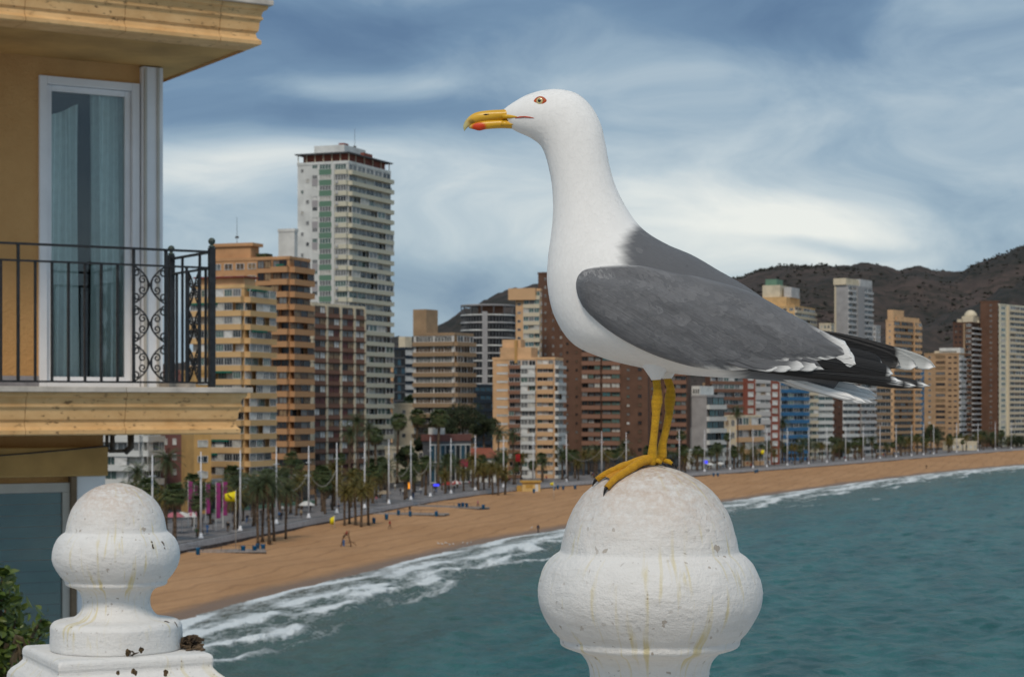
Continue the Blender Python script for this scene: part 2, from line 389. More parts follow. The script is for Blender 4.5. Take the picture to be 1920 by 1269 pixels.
# --- hills behind the town
def make_hills():
    ridge = [(-900, 700), (-300, 690), (200, 690), (500, 680), (700, 652), (735, 640), (775, 630), (820, 610), (860, 595), (905, 572), (960, 556), (1040, 540), (1150, 545), (1300, 552), (1390, 530), (1423, 516), (1479, 512), (1519, 505), (1565, 510), (1612, 508), (1645, 506), (1684, 511), (1717, 504), (1757, 513), (1784, 520), (1810, 516), (1876, 493), (1920, 480), (2050, 462), (2300, 450), (2800, 520)]
    spur = [(-900, 766), (1300, 766), (1500, 690), (1600, 640), (1680, 600), (1760, 575), (1840, 548), (1920, 522), (2100, 490), (2500, 480), (2800, 500)]
    az = np.linspace(-900, 2800, 560); dep = np.linspace(2300, 6200, 90)
    r = np.interp(az, *np.array(ridge).T); s = np.interp(az, *np.array(spur).T)
    P = np.zeros((len(az), len(dep), 3))
    for i, p in enumerate(az):
        hr = (HY - r[i]) / F * 4600 + HC; hs = max(0, (HY - s[i]) / F * 3300 + HC - 20)
        for j, D in enumerate(dep):
            n_ = mnoise.fractal(Vector((p * .0055, D * .0021, 0)), 0.8, 2.0, 7)
            gul = mnoise.fractal(Vector((p * .02, D * .004, 4)), 0.9, 2.1, 5)
            q = (D - 4600) / (1500 if D < 4600 else 1400); a = max(0, 1 - q * q) ** 1.2 * hr
            q2 = (D - 3300) / 900; b = max(0, 1 - q2 * q2) ** 1.5 * hs
            z = max(a * (1 + .0 * n_), b) + (n_ * 16 + gul * 9) * min(1, max(a, b) / 60) * (1 if abs(D - 4600) > 60 else .5)
            P[i, j] = ((p - 960) / F * D, D, z + 2.5 if j else -20)
    m = bpy.data.materials.new('hillside'); m.use_nodes = True; t = m.node_tree; b = t.nodes['Principled BSDF']; tc = N(t, 'ShaderNodeTexCoord')
    n1 = noise(t, tc.outputs['Object'], .0035, 7, .62); n2 = noise(t, tc.outputs['Object'], .02, 6, .7); n3 = noise(t, tc.outputs['Object'], .06, 4, .7)
    c = mixc(t, ramp(t, n1, [(0.38, (0, 0, 0)), (0.62, (1, 1, 1))]), (.034, .034, .032), (.082, .062, .056))
    c = mixc(t, mth(t, 'MULTIPLY', ramp(t, n2, [(0.46, (0, 0, 0)), (0.6, (1, 1, 1))]), .7), c, (.022, .026, .022))
    c = mixc(t, mth(t, 'MULTIPLY', ramp(t, n3, [(0.5, (0, 0, 0)), (0.66, (1, 1, 1))]), .4), c, (.11, .078, .065))
    t.links.new(c, b.inputs['Base Color']); b.inputs['Roughness'].default_value = .95; b.inputs['Specular IOR Level'].default_value = .1
    me = grid_mesh('hills', P, [m], True); flip_up(me); o = link('hills', me); tag(o, kind='structure')
    # pines and scrub on the slopes: one uncountable mass
    rr = random.Random(5); mb = MB()
    for k in range(20000):
        i = rr.randrange(300, len(az) - 1); j = rr.randrange(8, 60) if rr.random() < .8 else int(rr.gauss(53, 2)); j = max(5, min(70, j))
        p = Vector(P[i, j]) + Vector((rr.uniform(-7, 7), rr.uniform(-30, 30), -1))
        if p.z < 30 or mnoise.noise(Vector((p.x * .006, p.y * .003, 0))) + rr.uniform(-.25, .25) < .02: continue
        w = rr.uniform(1.5, 5.5); h = rr.uniform(2, 5.5)
        vs_ = [p + Vector((w * math.cos(a_) * rr.uniform(.6, 1.2), w * math.sin(a_) * rr.uniform(.6, 1.2), h * .35 * rr.uniform(.6, 1.3))) for a_ in (0, 1.05, 2.1, 3.14, 4.2, 5.2)] + [p + Vector((rr.uniform(-2, 2), 0, h)), p]
        mb.add(vs_, [(q_, (q_ + 1) % 6, 6) for q_ in range(6)] + [((q_ + 1) % 6, q_, 7) for q_ in range(6)])
    o = mb.build('hill_scrub', mat('scrub', (.040, .040, .030), .95, .4, .05), None, True); tag(o, 'dark pines and scrub scattered over the brown hills', 'scrub', kind='stuff')
make_hills()
# ---------------------------------------------------------------- terrace, posts and finials
DG = 2.32; SG = DG / F                       # distance of the gull and metres per photo pixel there
def plaster_material():
    m = bpy.data.materials.new('white_plaster'); m.use_nodes = True; t = m.node_tree; b = t.nodes['Principled BSDF']
    tc = N(t, 'ShaderNodeTexCoord'); oc = tc.outputs['Object']
    sp = N(t, 'ShaderNodeSeparateXYZ'); t.links.new(oc, sp.inputs[0])
    n1 = noise(t, oc, 14, 6, .65); n2 = noise(t, oc, 120, 6, .75); n3 = noise(t, oc, 5, 4, .6, .4)
    base = mixc(t, n1, (.68, .67, .65), (.77, .76, .74))
    # grime that settles on the crown of the dome
    mpz = N(t, 'ShaderNodeMapRange'); t.links.new(sp.outputs[2], mpz.inputs[0]); mpz.inputs[1].default_value = .05; mpz.inputs[2].default_value = .155
    gr = mth(t, 'MULTIPLY', mpz.outputs[0], ramp(t, mth(t, 'ADD', mth(t, 'MULTIPLY', n2, .6), mth(t, 'MULTIPLY', n1, .4)), [(0.38, (0, 0, 0)), (0.58, (1, 1, 1))]))
    base = mixc(t, mth(t, 'MULTIPLY', gr, .9), base, (.46, .32, .22))
    # pale yellow runs
    ang = mth(t, 'ARCTAN2', sp.outputs[1], sp.outputs[0])
    vs_ = comb(t, mth(t, 'MULTIPLY', ang, 7), mth(t, 'MULTIPLY', sp.outputs[2], 7), 0.0)
    st = mth(t, 'MULTIPLY', ramp(t, noise(t, vs_, 1.5, 3, .5), [(0.56, (0, 0, 0)), (0.68, (1, 1, 1))]), ramp(t, n3, [(0.42, (0, 0, 0)), (0.56, (1, 1, 1))]))
    base = mixc(t, mth(t, 'MULTIPLY', st, .7), base, (.62, .52, .22))
    # small brown specks and chips
    dv = N(t, 'ShaderNodeVectorMath', operation='ADD'); t.links.new(oc, dv.inputs[0])
    nc = N(t, 'ShaderNodeTexNoise'); nc.inputs['Scale'].default_value = 60; nc.inputs['Detail'].default_value = 4; t.links.new(oc, nc.inputs['Vector'])
    sv = N(t, 'ShaderNodeVectorMath', operation='SCALE'); t.links.new(nc.outputs['Color'], sv.inputs[0]); sv.inputs['Scale'].default_value = .022; t.links.new(sv.outputs[0], dv.inputs[1])
    vo = N(t, 'ShaderNodeTexVoronoi'); vo.inputs['Scale'].default_value = 110; t.links.new(dv.outputs[0], vo.inputs['Vector'])
    sepc = N(t, 'ShaderNodeSeparateColor'); t.links.new(vo.outputs['Color'], sepc.inputs[0])
    lim = mth(t, 'MULTIPLY', mth(t, 'POWER', sepc.outputs[0], 3.0), .34)
    sk = mth(t, 'MULTIPLY', mth(t, 'LESS_THAN', vo.outputs['Distance'], lim), ramp(t, n3, [(0.43, (0, 0, 0)), (0.52, (1, 1, 1))]))
    base = mixc(t, mth(t, 'MULTIPLY', sk, mth(t, 'ADD', .15, mth(t, 'MULTIPLY', sepc.outputs[1], .55))), base, (.27, .20, .13))
    # faint brushed-on dirt, in horizontal strokes
    mb_ = N(t, 'ShaderNodeMapping'); mb_.inputs['Scale'].default_value = (1, 1, 6); t.links.new(oc, mb_.inputs[0])
    n4 = noise(t, mb_.outputs[0], 26, 5, .7); base = mixc(t, mth(t, 'MULTIPLY', ramp(t, n4, [(0.52, (0, 0, 0)), (0.75, (1, 1, 1))]), .35), base, (.50, .47, .42))
    t.links.new(base, b.inputs['Base Color']); b.inputs['Roughness'].default_value = .62; b.inputs['Specular IOR Level'].default_value = .3
    bn = N(t, 'ShaderNodeBump'); bn.inputs['Strength'].default_value = .8; bn.inputs['Distance'].default_value = .008
    h = mth(t, 'ADD', mth(t, 'ADD', mth(t, 'MULTIPLY', n1, .8), mth(t, 'MULTIPLY', n4, .15)), mth(t, 'SUBTRACT', mth(t, 'MULTIPLY', n2, .35), mth(t, 'MULTIPLY', sk, .5)))
    t.links.new(h, bn.inputs['Height']); t.links.new(bn.outputs[0], b.inputs['Normal'])
    return m
PL = plaster_material()
FIN = [(0, 872), (22, 873.5), (45, 878.5), (70, 888), (92, 900), (115, 919), (133, 940), (147, 962), (157, 985), (163, 1008), (166, 1024), (168, 1033), (173, 1037.5), (182, 1044), (193, 1056), (202, 1073), (208, 1092), (210, 1112), (208, 1130), (202, 1148), (193, 1164), (182, 1180), (173, 1190), (169, 1195), (168, 1200), (167, 1206), (162, 1211), (150, 1215.5), (136, 1220), (125, 1228), (117, 1240), (112.5, 1254), (112, 1270), (115, 1286), (122, 1300), (133, 1312), (148, 1320), (160, 1322), (170, 1324), (196, 1328), (208, 1334), (215, 1344), (217, 1356), (217, 1412), (213, 1424), (200, 1430)]
def finial(loc_px, D, rot, label):
    s = SG; k = D / DG
    c = at(loc_px[0], loc_px[1], D)          # centre of the bulge
    root = empty('post_finial', c); tag(root, label, 'finial', 'white balustrade finials')
    mb = MB(); prof = cat_rom([(r, -(y - 1112)) for r, y in FIN], 170)
    mb.lathe([(max(r, .3) * s, z * s) for r, z in prof], 96, c)
    for i, v in enumerate(mb.v):                # hand-trowelled unevenness and lumps of old paint
        q = Vector(v) - c; w = mnoise.noise(q * 22) * .0016 + mnoise.noise(q * 70) * .0006 + max(0, mnoise.noise(q * 130 + Vector((5, 1, 2))) - .45) * .0035
        d_ = Vector((q.x, q.y, q.z * .3)).normalized() if q.length > .001 else Vector((0, 0, 1)); mb.v[i] = tuple(Vector(v) + d_ * w * (1 if q.z < .13 else .3))
    me = mb.build('finial_ball', PL, root, True)
    # stepped square plinth under the round base
    M = Matrix.Rotation(rot, 4, 'Z'); zt = -(1428 - 1112) * s; a = .159
    sec = [(a * .96, zt + .002), (a, zt - .004), (a, zt - .016), (a * .985, zt - .021), (a * 1.0, zt - .028), (a * 1.05, zt - .037), (a * 1.12, zt - .046), (a * 1.16, zt - .056), (a * 1.17, zt - .068), (a * 1.17, zt - .12), (a * 1.10, zt - .13), (a * 1.0, zt - .15), (a * 1.0, zt - 1.0 + .10), (a * 1.15, zt - .9), (a * 1.15, 0)]
    base_z = HC - 1.62 - c.z; sec[-1] = (a * 1.15, base_z); sec[-2] = (a * 1.15, base_z + .12); sec[-3] = (a, base_z + .13)
    vs_, fs_ = [], []
    for h, z in sec:
        for q in ((-1, -1), (1, -1), (1, 1), (-1, 1)):
            vs_.append(c + M @ Vector((q[0] * h, q[1] * h, z)))
    for i in range(len(sec) - 1):
        for j in range(4): fs_.append((i * 4 + j, i * 4 + (j + 1) % 4, (i + 1) * 4 + (j + 1) % 4, (i + 1) * 4 + j))
    fs_ += [(0, 1, 2, 3), tuple((len(sec) - 1) * 4 + j for j in (3, 2, 1, 0))]
    MB().add(vs_, fs_).build('pedestal', PL, root, False, bevel=.006)
    return root, c, M, zt
fr_, c_right, _, _ = finial((1218, 1112), DG, R(26.5), 'white plaster post finial that the large gull stands on')
fl_, c_left, M_left, zt_left = finial((218, 1040), DG / .563, R(26.5), 'smaller white post finial beside the yellow balcony building')
# low parapet joining the two posts, and the terrace they stand on
a_, b_ = Vector((c_right.x, c_right.y)), Vector((c_left.x, c_left.y)); dd = (b_ - a_); Lp = dd.length; dd.normalize()
Mz = Matrix.Rotation(math.atan2(dd.y, dd.x), 4, 'Z')
mb = MB(); mid = (a_ + b_) / 2; zf = HC - 1.62
mb.box((mid.x, mid.y, zf + .33), (Lp - .40, .16, .66), 0, Mz); mb.box((mid.x, mid.y, zf + .69), (Lp - .40, .24, .06), 0, Mz)
o = mb.build('parapet', PL, None, bevel=.01); tag(o, 'low white parapet joining the two finial posts', 'parapet')
mb = MB(); mb.prism([(-5, -6), (5, -6), (5, 2.0), (1.3, 2.75), (-.6, 4.75), (-2.0, 4.85), (-5, 3.0)], zf - .35, zf)
o = mb.build('terrace', mat('terrace_tiles', (.42, .36, .30), .7, .2, 4)); tag(o, kind='structure')
mb = MB(); mb.prism([(-4.9, -6), (4.9, -6), (4.9, 1.9), (1.2, 2.65), (-.7, 4.65), (-2.0, 4.7), (-4.9, 2.9)], -2, zf - .34)
o = mb.build('cliff', mat('cliff_rock', (.25, .2, .15), .9, .3, .8, .5)); tag(o, kind='structure')

# dry twigs and droppings on the left post
def debris():
    rr = random.Random(11)
    mbk = mat('dry_twigs', (.11, .075, .045), .9, .5, 60, .3)
    z0 = c_left.z + zt_left + .002
    def heap(u, v, n, spread, size, label, name):
        p0 = c_left + M_left @ Vector((u, v, 0)); p0.z = z0
        mb = MB()
        for i in range(n):
            r = abs(rr.gauss(0, spread)); q = rr.uniform(0, 6.28); L = rr.uniform(.4, 1.3) * size; a = rr.uniform(0, 6.28)
            h = max(0, (1 - r / (2.2 * spread))) * size * 1.3 * rr.random()
            p = p0 + Vector((r * math.cos(q) * 1.6, r * math.sin(q) * .7, .003 + h)); lo = M_left.inverted() @ (p - c_left); p = c_left + M_left @ Vector((max(-.15, min(.15, lo.x)), max(-.15, min(.15, lo.y)), lo.z)); d = Vector((math.cos(a), math.sin(a), rr.uniform(-.25, .45))) * L
            k = max(.0012, size * rr.uniform(.07, .17)); pts = [p - d / 2, p + Vector((rr.uniform(-1, 1), rr.uniform(-1, 1), rr.uniform(0, 1))) * L * .12, p + d / 2]
            pts = [Vector((q_.x, q_.y, max(q_.z, z0 + k))) for q_ in pts]
            mb.tube(pts, [k, k * 1.4, k * .6], 5)
        o = mb.build(name, mbk, None); tag(o, label, 'debris')
    heap(.140, -.072, 110, .018, .020, 'heap of dry brown twigs on the small finial post', 'twig_heap')
    heap(-.005, -.150, 5, .007, .010, 'few brown crumbs at the front edge of the small post', 'crumbs')
    # droppings on the mouldings
    def splat(px, py, w, h, tilt, label):
        hit = None
        for o_ in (c for c in fl_.children):
            ori = Vector((0, 0, HC)) - o_.matrix_world.translation if False else Vector((0, 0, HC)) - c_left
            d = (at(px, py, 4.0) - Vector((0, 0, HC))).normalized()
            bm = bmesh.new(); bm.from_mesh(o_.data); bv = BVHTree.FromBMesh(bm); r_ = bv.ray_cast(ori, d); bm.free()
            if r_[0] is not None and (hit is None or r_[3] < hit[2]): hit = (r_[0] + c_left, r_[1], r_[3])
        if hit is None: return
        p, n, _ = hit
        if n.dot(Vector((0, -1, 0))) < 0 and n.z < .5: n = -n
        mb = MB(); k = SG / .563; ux = n.cross(Vector((0, 0, 1))).normalized(); uz = ux.cross(n).normalized() * -1
        if uz.z < 0: uz = -uz
        for i in range(6):
            a = rr.uniform(-.5, .5); c = p + uz * a * h * k + ux * (a * tilt + rr.uniform(-.25, .25)) * w * k
            rad = rr.uniform(.28, .5) * w * k; ring = [c + (ux * math.cos(q) * rad * rr.uniform(.7, 1.2) + uz * math.sin(q) * rad * rr.uniform(.8, 1.7)) for q in [j * .785 for j in range(8)]]
            mb.add(ring + [c + n * rad * .5], [(j, (j + 1) % 8, 8) for j in range(8)])
        o = mb.build('dropping', mat('dropping', (.10, .065, .03), .8, .6, 160, .4), None); tag(o, label, 'dropping', 'dark bird droppings on the small post')
    splat(286, 1022, 5, 14, 0, 'dark dropping on the ball of the small finial, left of two'); splat(306, 1019, 5, 20, .6, 'longer dark dropping on the right side of the small ball')
    splat(312, 1165, 7, 6, 0, 'dark speck on the round base of the small finial'); splat(331, 1171, 5, 16, .5, 'curved dark dropping at the right rim of the small round base')
    splat(240, 1224, 8, 8, 0, 'round brown dropping on the square plinth top edge'); splat(266, 1219, 8, 9, 0, 'pale brown dropping right of the round one on the plinth')
    splat(250, 1260, 12, 14, .5, 'large dark brown clump low on the plinth front'); splat(310, 1260, 9, 11, 0, 'brown dropping low on the plinth, right of the large clump')
    splat(221, 1262, 7, 9, 0, 'small brown dropping low on the plinth, left of the large clump')
bpy.context.view_layer.update()
debris()

# ---------------------------------------------------------------- the gull
def Gp(px, py, y=0.0):
    """photo pixel in the gull's plane + sideways offset in the same units (negative = towards the camera)"""
    p = at(px, py, DG); return Vector((p.x, DG + y * SG, p.z))
gull = empty('gull', Gp(1226, 872)); tag(gull, 'large white gull with grey wings and yellow bill standing on a white finial', 'bird')
WHITE = (.80, .795, .78); GREY = (.118, .122, .132); BLACK = (.012, .012, .013)
RINGS = [(942, 208, 960, 242, 12), (950, 201, 968, 246.5, 18), (965, 191, 978, 251, 25), (987, 179, 990, 256, 32), (1015, 170.5, 1002, 263, 38), (1048, 168, 1012, 271, 42), (1083, 177, 1019, 282, 45), (1110, 202, 1025, 299, 47), (1127, 235, 1030.5, 322, 48), (1136, 275, 1035, 348, 49), (1143, 312, 1037, 380, 51), (1155, 352, 1036, 415, 56), (1175, 391, 1032, 450, 64), (1204, 429, 1027, 490, 76), (1247, 457, 1026.5, 537, 90), (1300, 480, 1040, 594, 100), (1348, 508, 1074, 644, 105), (1392, 533, 1130, 671, 105), (1432, 560, 1192, 687, 100), (1468, 588, 1262, 700, 90), (1500, 614, 1340, 707, 74), (1530, 640, 1420, 711, 56), (1556, 668, 1500, 719, 40), (1580, 698, 1560, 731, 22)]
def lerp3(a, b, k): return tuple(x + (y - x) * k for x, y in zip(a, b))
def gull_col(px, py, yy):
    w = mnoise.noise(Vector((px * .035, py * .035, yy * .03))) * 9 + mnoise.noise(Vector((px * .11, py * .11, yy * .1))) * 5
    # mantle: everything on the upper back behind the neck
    bx = np.interp(py, [400, 425, 445, 470, 500, 540, 600], [1215, 1192, 1174, 1160, 1162, 1190, 1250])
    g = smooth(-14, 18, px - bx + w) * smooth(0, 30, (px - 1250) * .62 + 640 - py + w)
    return lerp3(WHITE, GREY, g)
def loft(mb, rings, n, nseg, colf=None, m=0, power=2.0, cap=True):
    rs = cat_rom(rings, n); vs_, fs_, cs = [], [], []
    for tx_, ty_, bx_, by_, hw in rs:
        mx, my, ax, ay = (tx_ + bx_) / 2, (ty_ + by_) / 2, (tx_ - bx_) / 2, (ty_ - by_) / 2
        for j in range(nseg):
            q = 2 * math.pi * j / nseg; c, s_ = math.cos(q), math.sin(q)
            c = math.copysign(abs(c) ** (2 / power), c); s_ = math.copysign(abs(s_) ** (2 / power), s_)
            px, py, yy = mx + ax * c, my + ay * c, hw * s_
            vs_.append(Gp(px, py, yy)); cs.append(colf(px, py, yy) if colf else (1, 1, 1))
    k = len(rs)
    for i in range(k - 1):
        for j in range(nseg): fs_.append((i * nseg + j, i * nseg + (j + 1) % nseg, (i + 1) * nseg + (j + 1) % nseg, (i + 1) * nseg + j))
    if cap: fs_ += [tuple(range(nseg))[::-1], tuple((k - 1) * nseg + j for j in range(nseg))]
    mb.add(vs_, fs_, m, cs); return mb
FEATH = tintmat('plumage', .85, .15, .16, 300, (.5, 1, .22), .05, 170, .15)
SKIN = tintmat('gull_leg_skin', .55, .35, 1.0, 420, (1, 1, 2.6), .38, 420)
# body, head, neck and legs: one mesh
body = MB(); loft(body, RINGS, 150, 56, gull_col, 0)
bvh = BVHTree.FromPolygons([Vector(v) for v in body.v], body.f)
def body_y(px, py, side=-1):
    o_ = Gp(px, py, side * 300); r_ = bvh.ray_cast(o_, Vector((0, -side, 0)))
    return None if r_[0] is None else (r_[0].y - DG) / SG
LEG = (.66, .37, .014); LEG2 = (.66, .34, .016)
# thigh feathering and legs
def leg(side, top, knee, foot, yo):
    loft(body, [(top[0] + 38, top[1] - 42, top[0] - 42, top[1] - 36, 30), (top[0] + 26, top[1] - 20, top[0] - 26, top[1] - 16, 22), (top[0] + 14, top[1] + 2, top[0] - 13, top[1] + 2, 13), (top[0] + 9, top[1] + 9, top[0] - 8, top[1] + 10, 8)], 14, 20, lambda a, b, c: WHITE, 0)
    n = len(body.v)
    for i in range(n - 14 * 20, n):
        v = body.v[i]; body.v[i] = (v[0], v[1] + yo * SG, v[2])
    P = [(top[0], top[1] - 10, 8), (top[0] + 1, top[1] + 8, 8.2), (knee[0] + 1, knee[1] - 22, 8.5), (knee[0] + 1, knee[1] - 8, 10.6), (knee[0], knee[1] + 3, 11.4), (knee[0] - 1, knee[1] + 14, 9.6), (knee[0] - 2, knee[1] + 30, 8.2), ((knee[0] + foot[0]) / 2 - 1, (knee[1] + foot[1]) / 2 + 8, 7.8), (foot[0] + 1, foot[1] - 24, 8.8), (foot[0], foot[1] - 8, 10.5), (foot[0] - 1, foot[1], 10), (foot[0] - 2, foot[1] + 5, 6)]
    R_ = cat_rom([(a, b, r * .92) for a, b, r in P], 46)
    cols = [lerp3(LEG, (.54, .29, .012), .5 + .5 * math.sin(i * 1.9)) for i in range(len(R_))]
    body.tube([Gp(a, b, yo) for a, b, r in R_], [r * SG * (1 + .02 * math.sin(i * 2.1)) for i, (a, b, r) in enumerate(R_)], 18, 1, True, cols)
CX, CY, RD = 1218, 1037, 165.5
def dome(dx, dy, lift=0):
    h = math.sqrt(max(0, (RD + lift) ** 2 - dx * dx - dy * dy)); return Gp(CX + dx, CY - h, dy)
def foot(ax, ay, toes, hind):
    curves = []
    for (tx_, ty_, r0) in toes:
        C = []
        for i in range(15):
            s_ = i / 14; C.append((ax + (tx_ - ax) * s_, ay + (ty_ - ay) * s_, 6 + 7 * (1 - s_) ** 2 + 1.4 * math.sin(s_ * 9)))
        curves.append(C)
        body.tube([dome(*c) for c in C], [(r0 * (1.25 - .45 * i / 14) + (.5 if i % 4 == 2 else 0)) * SG for i in range(15)], 12, 1, True, [lerp3(LEG2, (.52, .26, .015), (i % 2) * .5) for i in range(15)])
        e, e0 = C[-1], C[-2]; ux, uy = e[0] - e0[0], e[1] - e0[1]; L = math.hypot(ux, uy); ux /= L; uy /= L
        cl = [dome(e[0] - ux * 1, e[1] - uy * 1, 7.5), dome(e[0] + ux * 3, e[1] + uy * 3, 7.5), dome(e[0] + ux * 6, e[1] + uy * 6, 5), dome(e[0] + ux * 8, e[1] + uy * 8, 2)]
        body.tube(cl, [3.6 * SG, 3.2 * SG, 1.9 * SG, .4 * SG], 10, 2, True, [BLACK] * 4)
    for A, B in zip(curves[:-1], curves[1:]):
        g, n = 14, 9; vs_, cs, fs_ = [], [], []
        for i in range(g):
            for j in range(n):
                f = j / (n - 1); sc = 1 - .07 * math.sin(f * math.pi); q = min(13.99, i * sc); k = int(q); fr2 = q - k
                a = [A[k][z] + (A[k + 1][z] - A[k][z]) * fr2 for z in range(3)]; b = [B[k][z] + (B[k + 1][z] - B[k][z]) * fr2 for z in range(3)]
                x, y = a[0] + (b[0] - a[0]) * f, a[1] + (b[1] - a[1]) * f
                vs_.append(dome(x, y, a[2] * (1 - f) + b[2] * f - 2.5 * math.sin(f * math.pi) + .8 * math.sin(f * 19))); cs.append((.64, .29, .018))
        for i in range(g - 1):
            for j in range(n - 1): fs_.append((i * n + j, (i + 1) * n + j, (i + 1) * n + j + 1, i * n + j + 1))
        body.add(vs_, fs_, 1, cs)
    body.tube([dome(ax + 2, ay, 12), dome(ax + 13, ay + hind, 11), dome(ax + 19, ay + hind * 1.6, 8)], [5 * SG, 4.4 * SG, 3 * SG], 10, 1, True, [LEG] * 3)
    body.tube([dome(ax + 18, ay + hind * 1.5, 9), dome(ax + 24, ay + hind * 1.8, 6), dome(ax + 27, ay + hind * 2, 2)], [2.8 * SG, 2 * SG, .5 * SG], 8, 2, True, [BLACK] * 3)
leg(-1, (1228, 703), (1230, 752), (1221, 866), -22); leg(1, (1252, 700), (1258, 748), (1243, 858), 24)
foot(2, -22, [(-84, -82, 7.2), (-100, -22, 6.8), (-62, 26, 6.2)], -4)
foot(25, 24, [(-34, 2, 6), (-42, 46, 6), (0, 74, 5.5)], -6)
body_o = body.build('body', [FEATH, SKIN, mat('claw', (.015, .013, .012), .4, .2, 300)], gull, True, True)

# overlapping contour feathers: too many to count, one part
def scale_feathers(pts, surf, name, parent, m, size, lift, var, seed):
    rr = random.Random(seed); mb = MB()
    for p, nrm, d, col in pts:
        L = size * SG * rr.uniform(.7, 1.25); d = (d - nrm * d.dot(nrm)).normalized(); s_ = nrm.cross(d); a = rr.gauss(0, .14); d = (d + s_ * a).normalized(); s_ = nrm.cross(d); w = L * .30; lf = lift * SG * rr.uniform(.6, 1.3)
        k = 1 + rr.uniform(-var, var); c = tuple(min(.9, q * k) for q in col); c2 = tuple(min(.9, q * (k + .03)) for q in col); vs_ = []
        for a_, b_, h in ((0, 0, .05), (.45, 1, .4), (.8, .75, .8), (1, 0, 1), (.8, -.75, .8), (.45, -1, .4), (.5, 0, .6)):
            q = p + d * L * a_ + s_ * w * b_; loc, n2, _, _ = surf.find_nearest(q)
            if n2.dot(nrm) < 0: n2 = -n2
            vs_.append(loc + n2 * (lf * h + .06 * SG))
        mb.add(vs_, [(0, 1, 6), (1, 2, 6), (2, 3, 6), (3, 4, 6), (4, 5, 6), (5, 0, 6)], 0, [c, c, c2, c2, c2, c, c])
    o = mb.build(name, m, parent, True, True); o['kind'] = 'stuff'; return o
def body_pts(n, seed):
    rr = random.Random(seed); NS = 56; out = []
    while len(out) < n:
        i = rr.randrange(6, 140); j = rr.randrange(NS); a, b, c, e = (Vector(body.v[q]) for q in (i * NS + j, i * NS + (j + 1) % NS, (i + 1) * NS + j, (i + 1) * NS + (j + 1) % NS))
        area = (b - a).cross(c - a).length / (SG * SG)
        if rr.random() > area / 40: continue
        u, v = rr.random(), rr.random(); p = a.lerp(b, u).lerp(c.lerp(e, u), v); nrm = (b - a).cross(c - a).normalized()
        ctr = sum((Vector(body.v[i * NS + q]) for q in range(0, NS, 7)), Vector()) / 8
        if nrm.dot(p - ctr) < 0: nrm = -nrm
        px = 960 + p.x / DG * F; py = HY - (p.z - HC) / DG * F
        if px < 975 or math.hypot(px - 1012, py - 195) < 15: continue
        k0, k1 = body.c[i * NS + j][0], body.c[min(148, i + 8) * NS + j][0]
        if not (k0 > .77 and k1 > .77 or k0 < .15 and k1 < .15): continue
        out.append((p, nrm, (c - a).normalized(), body.c[i * NS + j]))
    return out
scale_feathers(body_pts(6000, 5), bvh, 'contour_feathers', body_o, FEATH, 15, .14, .012, 6)
# bill
def bill_col_u(px, py, y):
    c = (.66, .36, .012)
    c = lerp3(c, (.72, .43, .05), smooth(940, 905, px) * .5)
    c = lerp3(c, (.50, .46, .22), smooth(886, 872, px))
    d = math.hypot((px - 884) / 9, (py - 229) / 6); c = lerp3(c, (.10, .06, .02), .8 * smooth(1, .3, d))
    return lerp3(c, (.45, .26, .02), smooth(6, 0, abs(py - (226 - (px - 900) * .05))) * .35)
def bill_col_l(px, py, y):
    c = (.68, .38, .02); d = math.hypot((px - 898) / 14, (py - 239) / 9)
    c = lerp3(c, (.62, .048, .006), smooth(1.2, .7, d)); return lerp3(c, (.45, .38, .2), smooth(886, 878, px))
BILL = tintmat('bill_horn', .34, .5, .15, 200, (.3, 1, 1), .10, 120)
ub = MB(); loft(ub, [(869.5, 243, 870.5, 246.5, .6), (868.7, 236, 873, 243.5, 2.4), (873, 226, 878, 238.5, 4.6), (883, 216, 887, 233.5, 7), (897, 210, 900, 230, 9), (920, 207, 921, 228, 11), (945, 205.5, 948, 226, 13), (970, 200, 976, 224, 13)], 50, 28, bill_col_u)
bill = ub.build('bill', BILL, gull, True, True)
lb = MB(); loft(lb, [(878, 236.5, 880, 241, 1.5), (886, 231.5, 889, 243.2, 5), (898, 228, 899, 245.4, 7.6), (912, 226, 912, 242.8, 9), (939, 224.5, 939, 241, 10.8), (966, 225, 964, 242, 12), (985, 224, 982, 244, 12)], 40, 24, bill_col_l)
o = lb.build('lower_mandible', BILL, bill, True, True); o['label'] = 'yellow lower mandible with red spot'
def on_head(px, py, out=0.6):
    y = body_y(px, py); return Gp(px, py, (y if y is not None else -12) - out)
y_ = MB(); y_.tube([on_head(x, y, -1.5) for x, y in [(942, 219.5), (950, 220.5), (958, 221.5), (966, 222.3), (975, 223)]], [4.5 * SG, 4.2 * SG, 3.4 * SG, 2.3 * SG, .7 * SG], 10, 0, True, [(.66, .37, .015)] * 5); y_.build('bill_corner', BILL, bill, True, True)
y_ = MB(); y_.tube([on_head(x, y, -1.5) for x, y in [(940, 233), (949, 234), (957, 234.5), (964, 235)]], [5 * SG, 4.4 * SG, 3 * SG, .8 * SG], 10, 0, True, [(.66, .37, .02)] * 4); y_.build('bill_corner', BILL, bill, True, True)
g_ = [(966, 224.6), (975, 223.8), (984, 224), (993, 225.2), (1001, 227.2)]
MB().tube([on_head(x, y, .3) for x, y in g_], [.8 * SG, 1.5 * SG, 1.5 * SG, 1.2 * SG, .4 * SG], 8).build('gape', mat('gape_red', (.50, .065, .02), .5, .2, 300), bill, True)
nv = []
for side in (-1, 1):
    MB().tube([Gp(904, 217.3, side * 8.3), Gp(911, 216.6, side * 9.3), Gp(918, 216.4, side * 9.9)], [.7 * SG, 1.7 * SG, .8 * SG], 8).build('nostril', mat('nostril', (.02, .012, .008), .8, .1, 100), bill, True)
